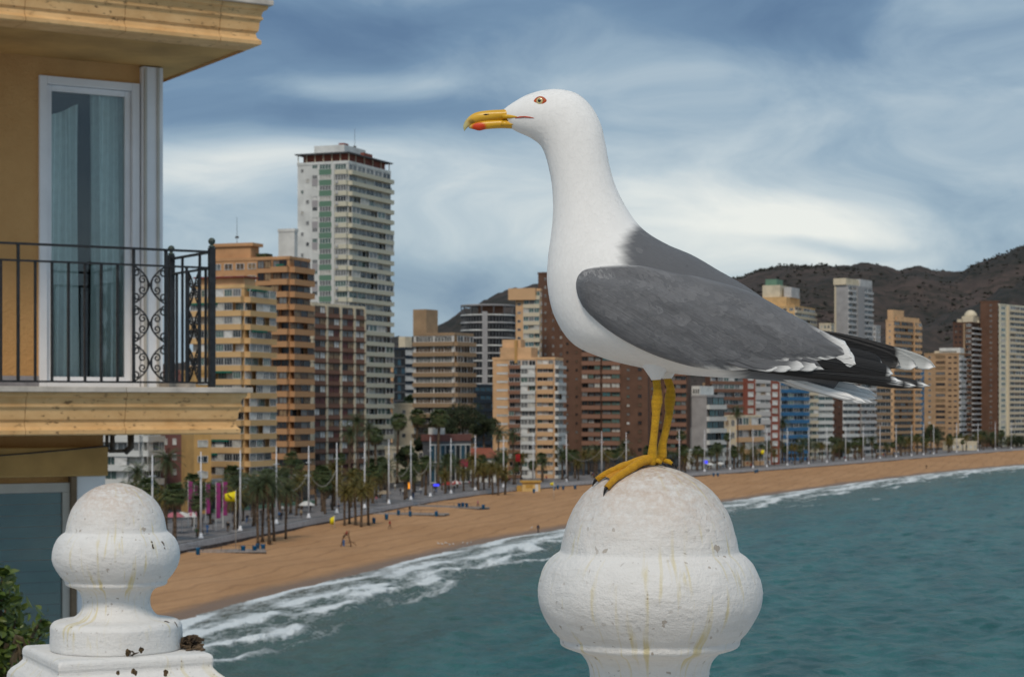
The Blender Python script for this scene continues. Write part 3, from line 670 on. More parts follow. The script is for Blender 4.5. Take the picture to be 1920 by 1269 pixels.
# eyes
def eye(side):
    y = body_y(1012, 195, side) ; n_ = Vector((-.30, side, .10)).normalized(); c = Gp(1012, 195, y - side * 1.2)
    ux = n_.cross(Vector((0, 0, 1))).normalized(); uz = ux.cross(n_).normalized()
    def disc(name, rx, rz, bulge, lift, m, parent, ring=False):
        mb = MB(); vs_, fs_ = [], []; K, J = 7, 36
        for i in range(K + 1):
            f = i / K
            for j in range(J):
                q = 2 * math.pi * j / J; ex = rx * (1 + (.18 * abs(math.cos(q)) ** 6 if ring else 0))
                vs_.append(c + ux * ex * f * math.cos(q) * SG + uz * rz * f * math.sin(q) * SG + n_ * (lift + bulge * math.sqrt(max(0, 1 - f * f)) - (1.5 if i == K else 0)) * SG)
        for i in range(K):
            for j in range(J): fs_.append((i * J + j, i * J + (j + 1) % J, (i + 1) * J + (j + 1) % J, (i + 1) * J + j))
        return mb.add(vs_, fs_).build(name, m, parent, True)
    e = disc('eye', 11.0, 9.2, 1.8, 1.3, mat('eye_ring', (.50, .085, .02), .5, .2, 300), gull, True)
    disc('iris', 7.4, 7.3, 2.6, 1.6, mat('iris', (.58, .48, .22), .15, .12, 500, spec=.6), e); disc('pupil', 3.5, 3.5, 1.2, 3.6, mat('pupil', (.006, .006, .006), .08, .1, 50, spec=.7), e)
eye(-1); eye(1)

# folded wings
WT = [(1077, 536), (1083, 519), (1100, 507.5), (1150, 502.5), (1200, 504.5), (1250, 514), (1320, 528), (1400, 552), (1470, 588), (1530, 619), (1578, 640)]
WBt = [(1077, 541), (1082, 562), (1096, 586), (1128, 616), (1172, 645), (1226, 670), (1290, 689), (1350, 696), (1420, 692), (1500, 688), (1592, 686)]
def wing(side):
    nu, nv = 120, 44; T = cat_rom(WT, nu); B = cat_rom(WBt, nu); Y = np.zeros((nu, nv))
    for i in range(nu):
        u = i / (nu - 1); Wm = np.interp(u, [0, .06, .2, .45, .65, .85, 1], [70, 88, 108, 118, 110, 84, 52])
        for j in range(nv):
            v = j / (nv - 1); p = T[i] * (1 - v) + B[i] * v; yb = body_y(p[0], p[1], side)
            a = Wm * np.interp(v, [0, .12, .35, .6, .85, 1], [.72, .86, 1, 1.0, .93, .84])
            Y[i, j] = max(a, abs(yb) + 6 if yb is not None else 0)
    for _ in range(6):
        Yp = np.pad(Y, 1, mode='edge'); Y = (Yp[1:-1, 1:-1] * 2 + Yp[:-2, 1:-1] + Yp[2:, 1:-1] + Yp[1:-1, :-2] + Yp[1:-1, 2:]) / 6
    mb = MB(); vs_, cs, fs_ = [], [], []
    for i in range(nu):
        u = i / (nu - 1)
        for j in range(-2, nv + 2):
            jj = min(nv - 1, max(0, j)); v = jj / (nv - 1); p = T[i] * (1 - v) + B[i] * v
            edge = min(v * 14, (1 - v) * 12, u * 16 + .0, (1 - u) * 30 + .3); rnd = (1 - math.sqrt(max(0, 1 - (1 - min(1, edge)) ** 2))) * 9
            y = Y[i, jj] - rnd
            x, z = p
            if j < 0: y -= 14 * (-j); z += 1.5 * (-j)
            if j >= nv: y -= 14 * (j - nv + 1); z -= 2 * (j - nv + 1)
            if i == 0: y -= 10; x += 3
            # feather tract relief
            y += .9 * math.sin((p[0] * .5 - p[1]) * .16 + 2 * mnoise.noise(Vector((p[0] * .02, p[1] * .02, 0)))) * smooth(.15, .5, u)
            vs_.append(Gp(x, z, side * y))
            w_ = mnoise.noise(Vector((p[0] * .06, p[1] * .06, 1))) * .5
            tr = smooth(.045, .0, v - .012 + .012 * w_) * smooth(.42, .22, u) + smooth(.035, 0.0, u + .01 * w_)       # white leading edge
            stk = mnoise.noise(Vector(((p[0] * .8 + p[1] * .5) * .02, (p[1] - p[0] * .45) * .16, 7))) ; te = smooth(.0, .10, v - np.interp(u, [.5, .68, .82, 1], [.99, .93, .82, .62]) + .075 * stk) * smooth(.50, .66, u) + smooth(.965, 1.0, u + .03 * stk)
            k = mnoise.fractal(Vector(((p[0] * .3 + p[1] * .3) * .03, (p[1] - p[0] * .35) * .10, 3)), 1, 2, 4)
            g = lerp3(GREY, (.165, .168, .178), smooth(-.5, .7, k)); cs.append(lerp3(g, WHITE, min(1, .9 * tr + te)))
    c_ = nv + 4
    for i in range(nu - 1):
        for j in range(c_ - 1): fs_.append((i * c_ + j, (i + 1) * c_ + j, (i + 1) * c_ + j + 1, i * c_ + j + 1))
    mb.add(vs_, fs_, 0, cs); w = mb.build('wing', WINGM, gull, True, True)
    md = w.modifiers.new('s', 'SOLIDIFY'); md.thickness = .0025; md.offset = -1
    rr = random.Random(9); cp = []
    while len(cp) < 1300:
        i, j = rr.randrange(3, nu - 8), rr.randrange(4, c_ - 5); q = [Vector(mb.v[x]) for x in (i * c_ + j, i * c_ + j + 1, (i + 1) * c_ + j)]; nrm = (q[1] - q[0]).cross(q[2] - q[0]).normalized()
        if nrm.y * side < 0: nrm = -nrm
        if max(mb.c[min(nu - 1, i + s_) * c_ + min(c_ - 1, j + s_ // 3)][0] for s_ in range(0, 13, 2)) > .24: continue
        cp.append((q[0].lerp(q[1], rr.random()), nrm, Vector((.90, 0, -.42)), mb.c[min(nu - 1, i + 5) * c_ + j]))
    cp.sort(key=lambda a: -a[0].x)
    scale_feathers(cp, BVHTree.FromPolygons([Vector(v) for v in mb.v], mb.f), 'covert_feathers', w, WINGM, 30, .4, .035, 4)
    return w, (lambda px, py: np.interp(px, T[:, 0], [Y[i, nv // 2] for i in range(nu)]))
def wing_material():
    m = tintmat('wing_plumage', .75, .25, .5, 200, (1, 1, 1), .07, 150, .1); t = m.node_tree
    # barbs: streaks running back and down along the folded wing
    mp = [n for n in t.nodes if n.type == 'MAPPING'][0]; mp.vector_type = 'TEXTURE'; mp.inputs['Rotation'].default_value = (0, R(30), 0); mp.inputs['Scale'].default_value = (7, 1, .8)
    return m
WINGM = wing_material()
def feather(parent, name, base, tip, width, y0, y1, colf, side=-1, bend=0.0, camber=3, wf=None, shaft=True):
    """a single quill: base/tip in photo pixels, width in the same units, sideways offsets at both ends"""
    n, c = 26, 9; b, t_ = np.array(base, float), np.array(tip, float); d = t_ - b; L = np.hypot(*d); d /= L; nrm = np.array([-d[1], d[0]])
    vs_, cs, fs_ = [], [], []
    for i in range(n):
        s_ = i / (n - 1); w = width * (wf(s_) if wf else min(1, .45 + s_ * 1.6) * math.sqrt(max(.0, 1 - max(0, (s_ - .80) / .2) ** 2.2)))
        p = b + d * L * s_ + nrm * bend * math.sin(s_ * math.pi)
        for j in range(c):
            f = j / (c - 1) * 2 - 1; q = p + nrm * f * w / 2 + d * (abs(f) ** 2 * -2)
            yy = y0 + (y1 - y0) * s_ + camber * (1 - f * f)
            vs_.append(Gp(q[0], q[1], side * yy)); cs.append(colf(s_, f))
    for i in range(n - 1):
        for j in range(c - 1): fs_.append((i * c + j, (i + 1) * c + j, (i + 1) * c + j + 1, i * c + j + 1))
    mb = MB(); mb.add(vs_, fs_, 0, cs)
    # the shaft
    ps = [Gp(*(b + d * L * s_ + nrm * bend * math.sin(s_ * math.pi)), side * (y0 + (y1 - y0) * s_ + camber + .5)) for s_ in np.linspace(0, .96, 10)]
    sc = colf(.5, 0)
    if shaft: mb.tube(ps, [1.1 * SG * (1 - .7 * i / 9) for i in range(10)], 5, 0, True, [lerp3(sc, (.3, .3, .3), .12)] * 10)
    o = mb.build(name, FEATH2, parent, True, True); md = o.modifiers.new('s', 'SOLIDIFY'); md.thickness = .0006
    return o
FEATH2 = tintmat('flight_feather', .55, .3, .3, 500, (.2, 1, 1), .08, 300)
def c_prim(tipw, mir=None, grey=0.0):
    def f(s_, a):
        c = lerp3(BLACK, (.035, .033, .033), .4 * abs(a))
        if grey: c = lerp3(c, (.42, .43, .42), smooth(grey, grey + .03, s_ + .02 * a) * (1 - smooth(.93, .96, s_) * .0))
        if mir: c = lerp3(c, (.74, .74, .73), smooth(mir[0], mir[0] + .02, s_ + .03 * a) * smooth(mir[1], mir[1] - .02, s_ + .03 * a) * (1 if a * mir[2] > -.3 else 0))
        return lerp3(c, (.78, .78, .77), smooth(1 - tipw - .015, 1 - tipw + .015, s_ - .03 * a * a))
    return f
def c_tert(s_, a): return lerp3((.135, .138, .147), WHITE, smooth(.58, .98, s_ + .10 * abs(a)) * .92)
def c_sec(s_, a): return lerp3((.135, .138, .147), (.76, .76, .75), smooth(.62, .95, s_ + .06 * a))
def c_tail(s_, a): return lerp3((.78, .78, .77), (.35, .35, .35), smooth(.86, 1, abs(a)) * .7)
wn, ywn = wing(-1); wf_, ywf = wing(1)
# near wing: primaries under the secondaries
for k, (b, t_, w, y0, y1, tp, mir) in enumerate([((1395, 692), (1600, 694), 17, 80, 44, .06, None), ((1400, 693), (1637, 701), 20, 77, 40, .07, (.86, .93, 1)), ((1405, 693), (1684, 716), 21, 74, 34, .07, None), ((1410, 692), (1712, 724), 20, 71, 29, .055, (.84, .90, -1)), ((1420, 691), (1738, 724), 19, 68, 24, .055, (.87, .91, 1))]):
    feather(wn, 'primary_feather', b, t_, w, y0, y1, c_prim(tp, mir), -1, -3)
# dark bases filling between the tertials and the primaries
feather(wn, 'primary_feather', (1480, 668), (1668, 702), 34, 70, 36, c_prim(.05, None), -1, -2)
feather(wn, 'primary_feather', (1500, 655), (1650, 684), 34, 62, 30, c_prim(.02, None), -1, -2)
# far wing: primaries crossing above the tail
for b, t_, w, y0, y1, tp, gr in [((1480, 628), (1690, 684), 34, 8, -2, .03, .0), ((1490, 622), (1722, 687), 34, 12, 2, .05, .80), ((1500, 622), (1756, 688), 28, 16, 4, .06, .68)]:
    feather(wf_, 'primary_feather', b, t_, w, y0, y1, c_prim(tp, None, gr), 1, -5)
# secondaries and tertials with white tips
for k in range(7):
    f = k / 6; x = 1440 + 150 * f; y = 690 - 6 * f
    feather(wn, 'secondary_feather', (x - 95, y - 16 + 4 * f), (x + 8, y + 1 + (k % 2) * 2), 20, float(ywn(x - 95, 0)) * .9 - 4, float(ywn(x, 0)) * .82 + 1 - k * .4, c_sec, -1, 2, .3, None, False)
for k, (b, t_, w) in enumerate([((1420, 600), (1566, 662), 38), ((1430, 612), (1588, 672), 40), ((1440, 626), (1596, 684), 40)]):
    feather(wn, 'tertial_feather', b, t_, w, 76 - k * 2, 56 - k * 2, c_tert, -1, -5, 2, None, False)
    feather(wf_, 'tertial_feather', (b[0], b[1] - 6), (t_[0] - 6, t_[1] - 12), w, 70, 30, c_tert, 1, -5, 2, None, False)
# tail
tail = feather(gull, 'tail', (1440, 700), (1620, 738), 30, -10, -6, c_tail, -1, 2)
for k, (t_, y1) in enumerate([((1600, 748), 32), ((1620, 755), 24), ((1634, 755), 14), ((1645, 748), 2), ((1647, 740), -12), ((1640, 733), -24)]):
    feather(tail, 'tail_feather', (1450, 702), t_, 15, y1 * .5, y1, c_tail, -1, 2, 2)
# ---------------------------------------------------------------- yellow balcony building, fifteen metres away
def near_building():
    U = Vector((.856, .517, 0)); U.normalize(); Nn = Vector((U.y, -U.x, 0)); UP = Vector((0, 0, 1))
    O = Vector((-3.60, 14.0, HC))                       # a point of the fascia line at the left frame edge, eye height
    B4 = Matrix((U, -Nn, UP)).transposed().to_4x4()     # local x along the front, y into the building, z up
    root = empty('balcony_building', O - UP * HC + Vector((0, 0, 3)) ); 
    tag(root, 'yellow plaster building with iron balcony railing and white framed glass door', 'building')
    def W(u, y, z): return O + U * u - Nn * y + UP * z
    def u_of(px, y):
        """distance along the front at which depth layer y is seen in photo column px"""
        k = (px - 960) / F; p = O - Nn * y; return (k * p.y - p.x) / (U.x - k * U.y)
    def bx(mb, u0, u1, y0, y1, z0, z1, m=0): return mb.box(W((u0 + u1) / 2, (y0 + y1) / 2, (z0 + z1) / 2), (abs(u1 - u0), abs(y1 - y0), abs(z1 - z0)), m, B4)
    plaster = mat('ochre_plaster', (.66, .38, .155), .85, .14, 1.3, .8, 30, col2=(.53, .285, .105))
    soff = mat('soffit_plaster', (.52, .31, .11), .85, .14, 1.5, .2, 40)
    white = mat('white_upvc', (.80, .80, .81), .4, .04, 3)
    beige = mat('beige_frame', (.50, .46, .40), .5, .08, 3)
    marble = mat('marble_slab', (.55, .49, .42), .5, .14, 5)
    iron = mat('black_iron', (.018, .019, .021), .45, .3, 20, .2, spec=.4)
    # travertine with pits
    trav = bpy.data.materials.new('travertine'); trav.use_nodes = True; t = trav.node_tree; b = t.nodes['Principled BSDF']; tc = N(t, 'ShaderNodeTexCoord')
    mp = N(t, 'ShaderNodeMapping'); mp.vector_type = 'TEXTURE'; mp.inputs['Rotation'].default_value = (0, 0, R(31)); mp.inputs['Scale'].default_value = (1.7, 1, .8); t.links.new(tc.outputs['Object'], mp.inputs[0])
    n1 = noise(t, mp.outputs[0], 6, 6, .65); n2 = noise(t, mp.outputs[0], 26, 5, .7); n3 = noise(t, tc.outputs['Object'], 1.6, 3, .5)
    c = mixc(t, ramp(t, n1, [(0.3, (0, 0, 0)), (0.7, (1, 1, 1))]), (.56, .31, .115), (.74, .47, .215))
    pit = mth(t, 'MULTIPLY', ramp(t, n2, [(0.60, (0, 0, 0)), (0.65, (1, 1, 1))]), ramp(t, n3, [(0.42, (0, 0, 0)), (0.6, (1, 1, 1))]))
    t.links.new(mixc(t, mth(t, 'MULTIPLY', pit, .8), c, (.13, .07, .03)), b.inputs['Base Color']); b.inputs['Roughness'].default_value = .75
    bn = N(t, 'ShaderNodeBump'); bn.inputs['Strength'].default_value = .6; bn.inputs['Distance'].default_value = .01; bn.invert = True
    t.links.new(mth(t, 'ADD', pit, mth(t, 'MULTIPLY', n1, .3)), bn.inputs['Height']); t.links.new(bn.outputs[0], b.inputs['Normal'])
    WALL = 1.42; UL = -5.0
    z_top2, z_b2, z_t1, z_b1 = 3.06, 2.734, .146, -.19
    u_end2, u_end1 = u_of(486, 0), u_of(447, 0)
    # profile of the moulded fascia: (height fraction, outward offset)
    prof = [(0, -.005), (.03, .012), (.12, .014), (.16, .0), (.20, -.012), (.30, -.020), (.34, -.014), (.37, -.004), (.47, .0), (.60, .004), (.63, .012), (.66, .022), (.70, .022), (.73, .014), (.80, .016), (.86, .024), (.90, .045), (.93, .05), (1, .05)]
    def slab(name, z0, z1, ue):
        r = empty(name, root.location * 0); r.parent = root
        zz = z1 - .028
        # blocks of moulded stone along the front and round the end, 0.75 m each
        joints = list(np.arange(UL, ue - .2, .74)) + [ue]
        for a, b_ in zip(joints[:-1], joints[1:]):
            mb = MB(); end = b_ == ue; vs_, fs_ = [], []
            for f, o_ in prof:
                z = z0 + (zz - z0) * f
                vs_ += [W(a + .002, -o_, z), W(b_ + (o_ if end else -.002), -o_, z), W(b_ + (o_ if end else -.002), .25, z), W(a + .002, .25, z)]
            k = len(prof)
            for i in range(k - 1):
                for j in range(4): fs_.append((i * 4 + j, i * 4 + (j + 1) % 4, (i + 1) * 4 + (j + 1) % 4, (i + 1) * 4 + j))
            fs_ += [(0, 1, 2, 3), tuple((k - 1) * 4 + j for j in range(4))]
            mb.add(vs_, fs_).build('moulded_stone', trav, r)
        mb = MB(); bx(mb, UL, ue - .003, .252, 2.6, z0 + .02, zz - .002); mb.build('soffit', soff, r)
        mb = MB(); vs_, fs_ = [], []
        for f, o_ in prof:                               # moulding on the end of the slab
            z = z0 + (zz - z0) * f; vs_ += [W(ue + o_, .252, z), W(ue + o_, 2.6, z), W(ue - .002, 2.6, z), W(ue - .002, .252, z)]
        for i in range(len(prof) - 1):
            for j in range(4): fs_.append((i * 4 + j, i * 4 + (j + 1) % 4, (i + 1) * 4 + (j + 1) % 4, (i + 1) * 4 + j))
        mb.add(vs_, fs_).build('moulded_stone', trav, r)
        ms = list(np.arange(UL, ue - .3, 1.18)) + [ue + .085]
        for a, b_ in zip(ms[:-1], ms[1:]):
            mb = MB(); bx(mb, a + .002, b_ - .002, -.085, 2.6, zz + .001, z1 + .012); mb.build('edge_slab', marble, r, bevel=.004)
    slab('upper_balcony', z_b2, z_top2, u_end2); slab('lower_balcony', z_b1, z_t1, u_end1)
    # walls: with a door opening
    uD0, uD1 = u_of(72, WALL), u_of(260, WALL); uW = u_of(262, WALL); zD = 2.56 ; zF = z_t1 + .01
    zD = (HY - 150) / F * (W((uD0 + uD1) / 2, WALL, 0).y)
    mb = MB(); bx(mb, UL, uD0, WALL, WALL + .3, zF - .02, z_b2 + .03); bx(mb, uD0, uW, WALL, WALL + .3, zD, z_b2 + .03); mb.build('upper_wall', plaster, root)
    uP = u_of(306, WALL - .06)
    mb = MB(); bx(mb, uW, uP, WALL - .06, WALL + .35, zF, z_b2 + .012); mb.build('corner_pillar', white, root, bevel=.006)
    mb = MB(); bx(mb, uP - .055, uP - .035, WALL - .075, WALL - .058, zF, z_b2 + .005); bx(mb, uW + .012, uW + .030, WALL - .085, WALL - .055, zF, z_b2 - .003); mb.build('pillar_trim', beige, root)
    mb = MB(); bx(mb, uW + .02, uP, WALL + .351, WALL + 3.5, z_t1 - .1, z_b2 + .012); mb.build('side_wall', plaster, root)
    mb = MB(); bx(mb, UL, uD0 + .03, WALL - .018, WALL - .001, zF - .01, zF + .10); mb.build('skirting', mat('grey_skirting', (.26, .25, .26), .6, .15, 6), root)
    # glass door
    dr = empty('balcony_door'); dr.parent = root
    def frame(u0, u1, z0, z1, w, y0, y1, m, name):
        mb = MB(); bx(mb, u0, u0 + w, y0, y1, z0, z1); bx(mb, u1 - w, u1, y0, y1, z0, z1); bx(mb, u0 + w + .0005, u1 - w - .0005, y0, y1, z1 - w, z1 - .0005); bx(mb, u0 + w + .0005, u1 - w - .0005, y0, y1, z0 + .0005, z0 + w)
        return mb.build(name, m, dr, bevel=.004)
    frame(uD0, uD1, zF, zD + .0, .062, WALL - .03, WALL + .08, white, 'outer_frame')
    frame(uD0 + .064, uD1 - .064, zF + .05, zD - .064, .046, WALL + .01, WALL + .07, white, 'sash')
    gl = bpy.data.materials.new('door_glass'); gl.use_nodes = True; t = gl.node_tree; t.nodes.clear()
    fr = N(t, 'ShaderNodeFresnel'); fr.inputs[0].default_value = 1.5; tr = N(t, 'ShaderNodeBsdfTransparent'); tr.inputs[0].default_value = (.92, .98, .97, 1)
    gs = N(t, 'ShaderNodeBsdfGlossy'); gs.inputs['Roughness'].default_value = .02; mx = N(t, 'ShaderNodeMixShader'); ou = N(t, 'ShaderNodeOutputMaterial')
    t.links.new(mth(t, 'ADD', mth(t, 'MULTIPLY', fr.outputs[0], 1.1), .03, clamp=True), mx.inputs[0]); t.links.new(tr.outputs[0], mx.inputs[1]); t.links.new(gs.outputs[0], mx.inputs[2]); t.links.new(mx.outputs[0], ou.inputs[0])
    mb = MB(); bx(mb, uD0 + .1085, uD1 - .1085, WALL + .035, WALL + .047, zF + .095, zD - .109); mb.build('pane', gl, dr)
    # room behind and curtains
    room = mat('dim_room', (.10, .11, .12), .9, .1, 2)
    mb = MB()
    for a in ((UL + 2, uW - .01, WALL + 2.6, WALL + 2.7, zF - .05, zD + .25), (UL + 2, UL + 2.1, WALL + .31, WALL + 2.6, zF - .05, zD + .25), (uW - .1, uW - .0, WALL + .31, WALL + 2.6, zF - .05, zD + .25), (UL + 2, uW, WALL + .31, WALL + 2.7, zD + .2, zD + .28), (UL + 2, uW, WALL + .31, WALL + 2.7, zF - .06, zF + .0)): bx(mb, *a)
    mb.build('room', room, root)
    cur = mat('pale_curtain', (.86, .88, .87), .9, .04, 20)
    def curtain(u0, u1, top0, top1, name):
        n, k = 90, 14; vs_, fs_ = [], []
        for i in range(n):
            f = i / (n - 1); u = u0 + (u1 - u0) * f; w = math.sin(f * 40 + 1.4 * math.sin(f * 11)) * .035 + .02 * math.sin(f * 17)
            for j in range(k):
                g = j / (k - 1); top = top0 + (top1 - top0) * f
                vs_.append(W(u + .012 * math.sin(g * 3 + f * 9), WALL + .13 + w * (.6 + .5 * (1 - g)), zF + .02 + (top - zF) * g))
        for i in range(n - 1):
            for j in range(k - 1): fs_.append((i * k + j, (i + 1) * k + j, (i + 1) * k + j + 1, i * k + j + 1))
        MB().add(vs_, fs_).build(name, cur, root, True)
    um = uD0 + (uD1 - uD0) * .50
    curtain(uD0 + .06, um - .04, zD - .34, zD - .20, 'curtain'); curtain(um + .05, uD1 - .06, zD - .02, zD - .02, 'curtain')
    # iron railing
    rl = empty('iron_railing'); rl.parent = root
    yR = .11; uC = u_of(397, yR); zr0, zr1, zr2 = .195, 1.055, 1.175
    def bar(u, y, z0, z1, w=.017, name='baluster'):
        mb = MB(); bx(mb, u - w / 2, u + w / 2, y - w / 2, y + w / 2, z0, z1); return mb.build(name, iron, rl)
    def rail(u0, y0, u1, y1, z, h, name='rail'):
        mb = MB(); p, q = W(u0, y0, z), W(u1, y1, z); d = (q - p); L = d.length; d.normalize(); M = Matrix((d, UP.cross(d), UP)).transposed().to_4x4()
        mb.box((p + q) / 2, (L, .030, h), 0, M); return mb.build(name, iron, rl)
    ySide = .93
    for z, h in ((zr0, .014), (zr1, .014), (zr2, .016)):
        rail(UL, yR, uC, yR, z, h); rail(uC, yR + .017, uC, ySide, z, h)
    def scroll_panel(ua, ub, fy, ua_is_u=True):
        """three stacked pairs of C-scrolls between two bars"""
        Pn = (lambda s, z: W(s, fy, z)) if ua_is_u else (lambda s, z: W(fy, s, z))
        mid = (ua + ub) / 2; hw = abs(ub - ua) / 2 - .008; Hc = (zr1 - zr0) / 3
        for r_ in range(3):
            zc = zr0 + Hc * (r_ + .5)
            for sx in (-1, 1):
                mb = MB(); pts = []
                for s_ in np.linspace(-1, 1, 25):            # the C: back touches the centre, ends flare out
                    pts.append((mid + sx * (.006 + hw * .86 * abs(s_) ** 1.8), zc + Hc * .47 * s_ * (1 - .04 * s_ * s_)))
                for end in (-1, 1):
                    e = pts[-1] if end == 1 else pts[0]; cen = (e[0] - sx * hw * .02, e[1] - end * .036); sp = []
                    for q in np.linspace(0, 1, 26):
                        a = q * 8.6; rr_ = .036 * (1 - .80 * q); sp.append((cen[0] + sx * rr_ * math.sin(a) * .95, cen[1] + end * rr_ * math.cos(a)))
                    mb.tube([Pn(*p) for p in sp], .0062, 6)
                mb.tube([Pn(*p) for p in pts], .0065, 6)
                for end in (-1, 1):                          # inner curl
                    sp = []; cen = (mid + sx * hw * .47, zc + end * Hc * .13)
                    for q in np.linspace(0, 1, 24):
                        a = q * 8; rr_ = .034 * (1 - .75 * q); sp.append((cen[0] - sx * rr_ * math.cos(a), cen[1] + end * rr_ * math.sin(a)))
                    sp = [(mid + sx * .010, zc + end * .004)] + sp; mb.tube([Pn(*p) for p in sp], .0058, 6)
                mb.build('scroll', iron, rl, True)
            mb = MB(); p = Pn(mid, zc); mb.box(p, (.03, .03, .028), 0, B4); mb.build('collar', iron, rl)
    us = [u_of(x, yR) for x in (1.5, 34, 66, 97.5, 128.5, 159.5, 190, 220.5, 250.5)]; sp = us[1] - us[0]
    k = 0
    for u in [us[0] - sp * i for i in range(14, 0, -1)] + us: 
        tall = (round((u - us[1]) / sp)) % 7 == 0; bar(u, yR, zr0, zr2 if tall else zr1, .020 if tall else .017)
    uS1 = u_of(311, yR); scroll_panel(us[-1], uS1, yR)
    bar(uS1, yR, zr0, zr2, .022); bar(uS1 + .035, yR, zr0, zr1); 
    for q in (.45, .72): bar(uS1 + (uC - uS1) * q, yR, zr0, zr1)
    def post(u, y, w, top, br):
        p = empty('newel_post'); p.parent = rl
        mb = MB(); bx(mb, u - w / 2, u + w / 2, y - w / 2, y + w / 2, z_t1 + .01, top); mb.build('shaft', iron, p)
        mb = MB(); c = W(u, y, top); mb.lathe([(.012, 0), (.026, .004), (.026, .012), (.014, .018), (.012, .026)] + [(br * math.sin(a), .026 + br - br * math.cos(a) * 1) for a in np.linspace(.35, 3.1, 12)], 20, c)
        mb.build('ball_knob', mat('verdigris', (.075, .10, .085), .6, .4, 50), p, True)
    # 'newel_post' is a sub-thing of the railing: keep depth at three levels by joining it to the root
    def post2(u, y, w, top, br):
        mb = MB(); bx(mb, u - w / 2, u + w / 2, y - w / 2, y + w / 2, z_t1 + .0125, top); o = mb.build('newel_post', iron, rl)
        mb = MB(); c = W(u, y, top); mb.lathe([(.012, 0), (.026, .004), (.026, .012), (.014, .018), (.012, .024)] + [(max(.001, br * math.sin(a)), .022 + br - br * math.cos(a)) for a in np.linspace(.4, 3.14, 14)], 20, c)
        mb.build('ball_knob', mat('verdigris', (.075, .10, .085), .6, .4, 50), rl, True)
    post2(uC, yR, .045, zr2 + .03, .027); post2(uC, ySide, .045, zr2 + .03, .027)
    n = 7; Ls = ySide - yR
    for i in range(1, n):
        if i in (3,): continue
        bar(uC, yR + Ls * i / n, zr0, zr2 if i in (2, 5) else zr1)
    scroll_panel(yR + Ls * 2 / n, yR + Ls * 4 / n, uC, False)
    mb = MB(); bx(mb, uC - .30, uC - .08, .22, .42, z_t1 + .013, z_t1 + .05); mb.build('drain_box', marble, root, bevel=.004)
    # storey below: set-back wall, boxed lintel, window, pipes
    uL = u_of(200, WALL); zl = lambda py, px=100: (HY - py) / F * W(u_of(px, WALL), WALL, 0).y
    mb = MB(); bx(mb, UL, uL, WALL + .08, WALL + .4, -1.2, z_b1 + .03); bx(mb, uL - .12, uL, WALL + .085, WALL + .395, -8, -1.201 + .6); mb.build('lower_wall', plaster, root)
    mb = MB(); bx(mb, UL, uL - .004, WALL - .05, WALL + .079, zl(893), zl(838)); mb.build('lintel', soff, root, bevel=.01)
    uw1 = u_of(134, WALL); zt, zb = zl(905), zl(1165)
    mb = MB(); bx(mb, u_of(145, WALL), uL - .005, WALL + .02, WALL + .3, -4, zl(894)); mb.build('white_pier', white, root)
    mb = MB(); bx(mb, u_of(134, WALL), u_of(145, WALL) - .002, WALL + .0, WALL + .3, -4, zl(894)); mb.build('brown_jamb', mat('brown_jamb', (.22, .15, .09), .6, .15, 5), root)
    wn_ = empty('lower_window'); wn_.parent = root
    mb = MB(); bx(mb, UL, uw1 - .001, WALL + .03, WALL + .10, zt - .075, zt); bx(mb, uw1 - .06, uw1 - .001, WALL + .03, WALL + .10, zb - .6, zt - .076); mb.build('frame', beige, wn_, bevel=.004)
    mb = MB(); bx(mb, UL, uw1 - .061, WALL + .05, WALL + .06, zb - .6, zt - .077); mb.build('pane', gl, wn_)
    teal = mat('teal_reflection', (.055, .17, .16), .6, .2, 1.5)  # teal slats added behind the glass to stand in for beach reflections
    for q in range(16):
        z = zt - .08 - q * .088; mb = MB(); bx(mb, UL, uw1 - .062, WALL + .064 + .003 * (q % 2), WALL + .076, z - .084, z); mb.build('reflection_slat', teal, wn_)
    mb = MB(); bx(mb, UL, uw1, WALL + .11, WALL + .3, -8, zl(894)); mb.build('dark_backing', room, root)
    pm = mat('old_pipe', (.10, .075, .055), .7, .3, 30)
    mb = MB(); a = uL + .02; yy = WALL + .05
    mb.tube([W(a, yy, z_b1 + .02), W(a, yy, z_b1 - .13), W(a + .02, yy, z_b1 - .15), W(a + .16, yy, z_b1 - .15), W(a + .19, yy, z_b1 - .12), W(a + .2, yy, z_b1 + .02)], .014, 8)
    mb.tube([W(a + .045, yy, z_b1 + .02), W(a + .045, yy, z_b1 - .15)], .02, 8); mb.tube([W(a + .15, yy, z_b1 - .16), W(a + .2, yy, z_b1 - .12), W(a + .2, yy, z_b1 + .0)], .027, 8); mb.build('drain_pipe', pm, root, True)
    mb = MB(); mb.tube([W(UL + (uL - UL) * f, WALL - .07, zl(862) + (zl(836) - zl(862)) * max(0, (f - .55) / .45) - .04 * math.sin(min(1, max(0, (f - .55) / .45)) * 3.14)) for f in np.linspace(0, 1, 20)], .006, 6); mb.build('cable', iron, root, True)
    # building mass below and behind, down to the ground
    mb = MB(); bx(mb, UL, uw1, WALL + .31, WALL + 4, -20.9, -.9); mb.build('lower_block', plaster, root)
near_building()
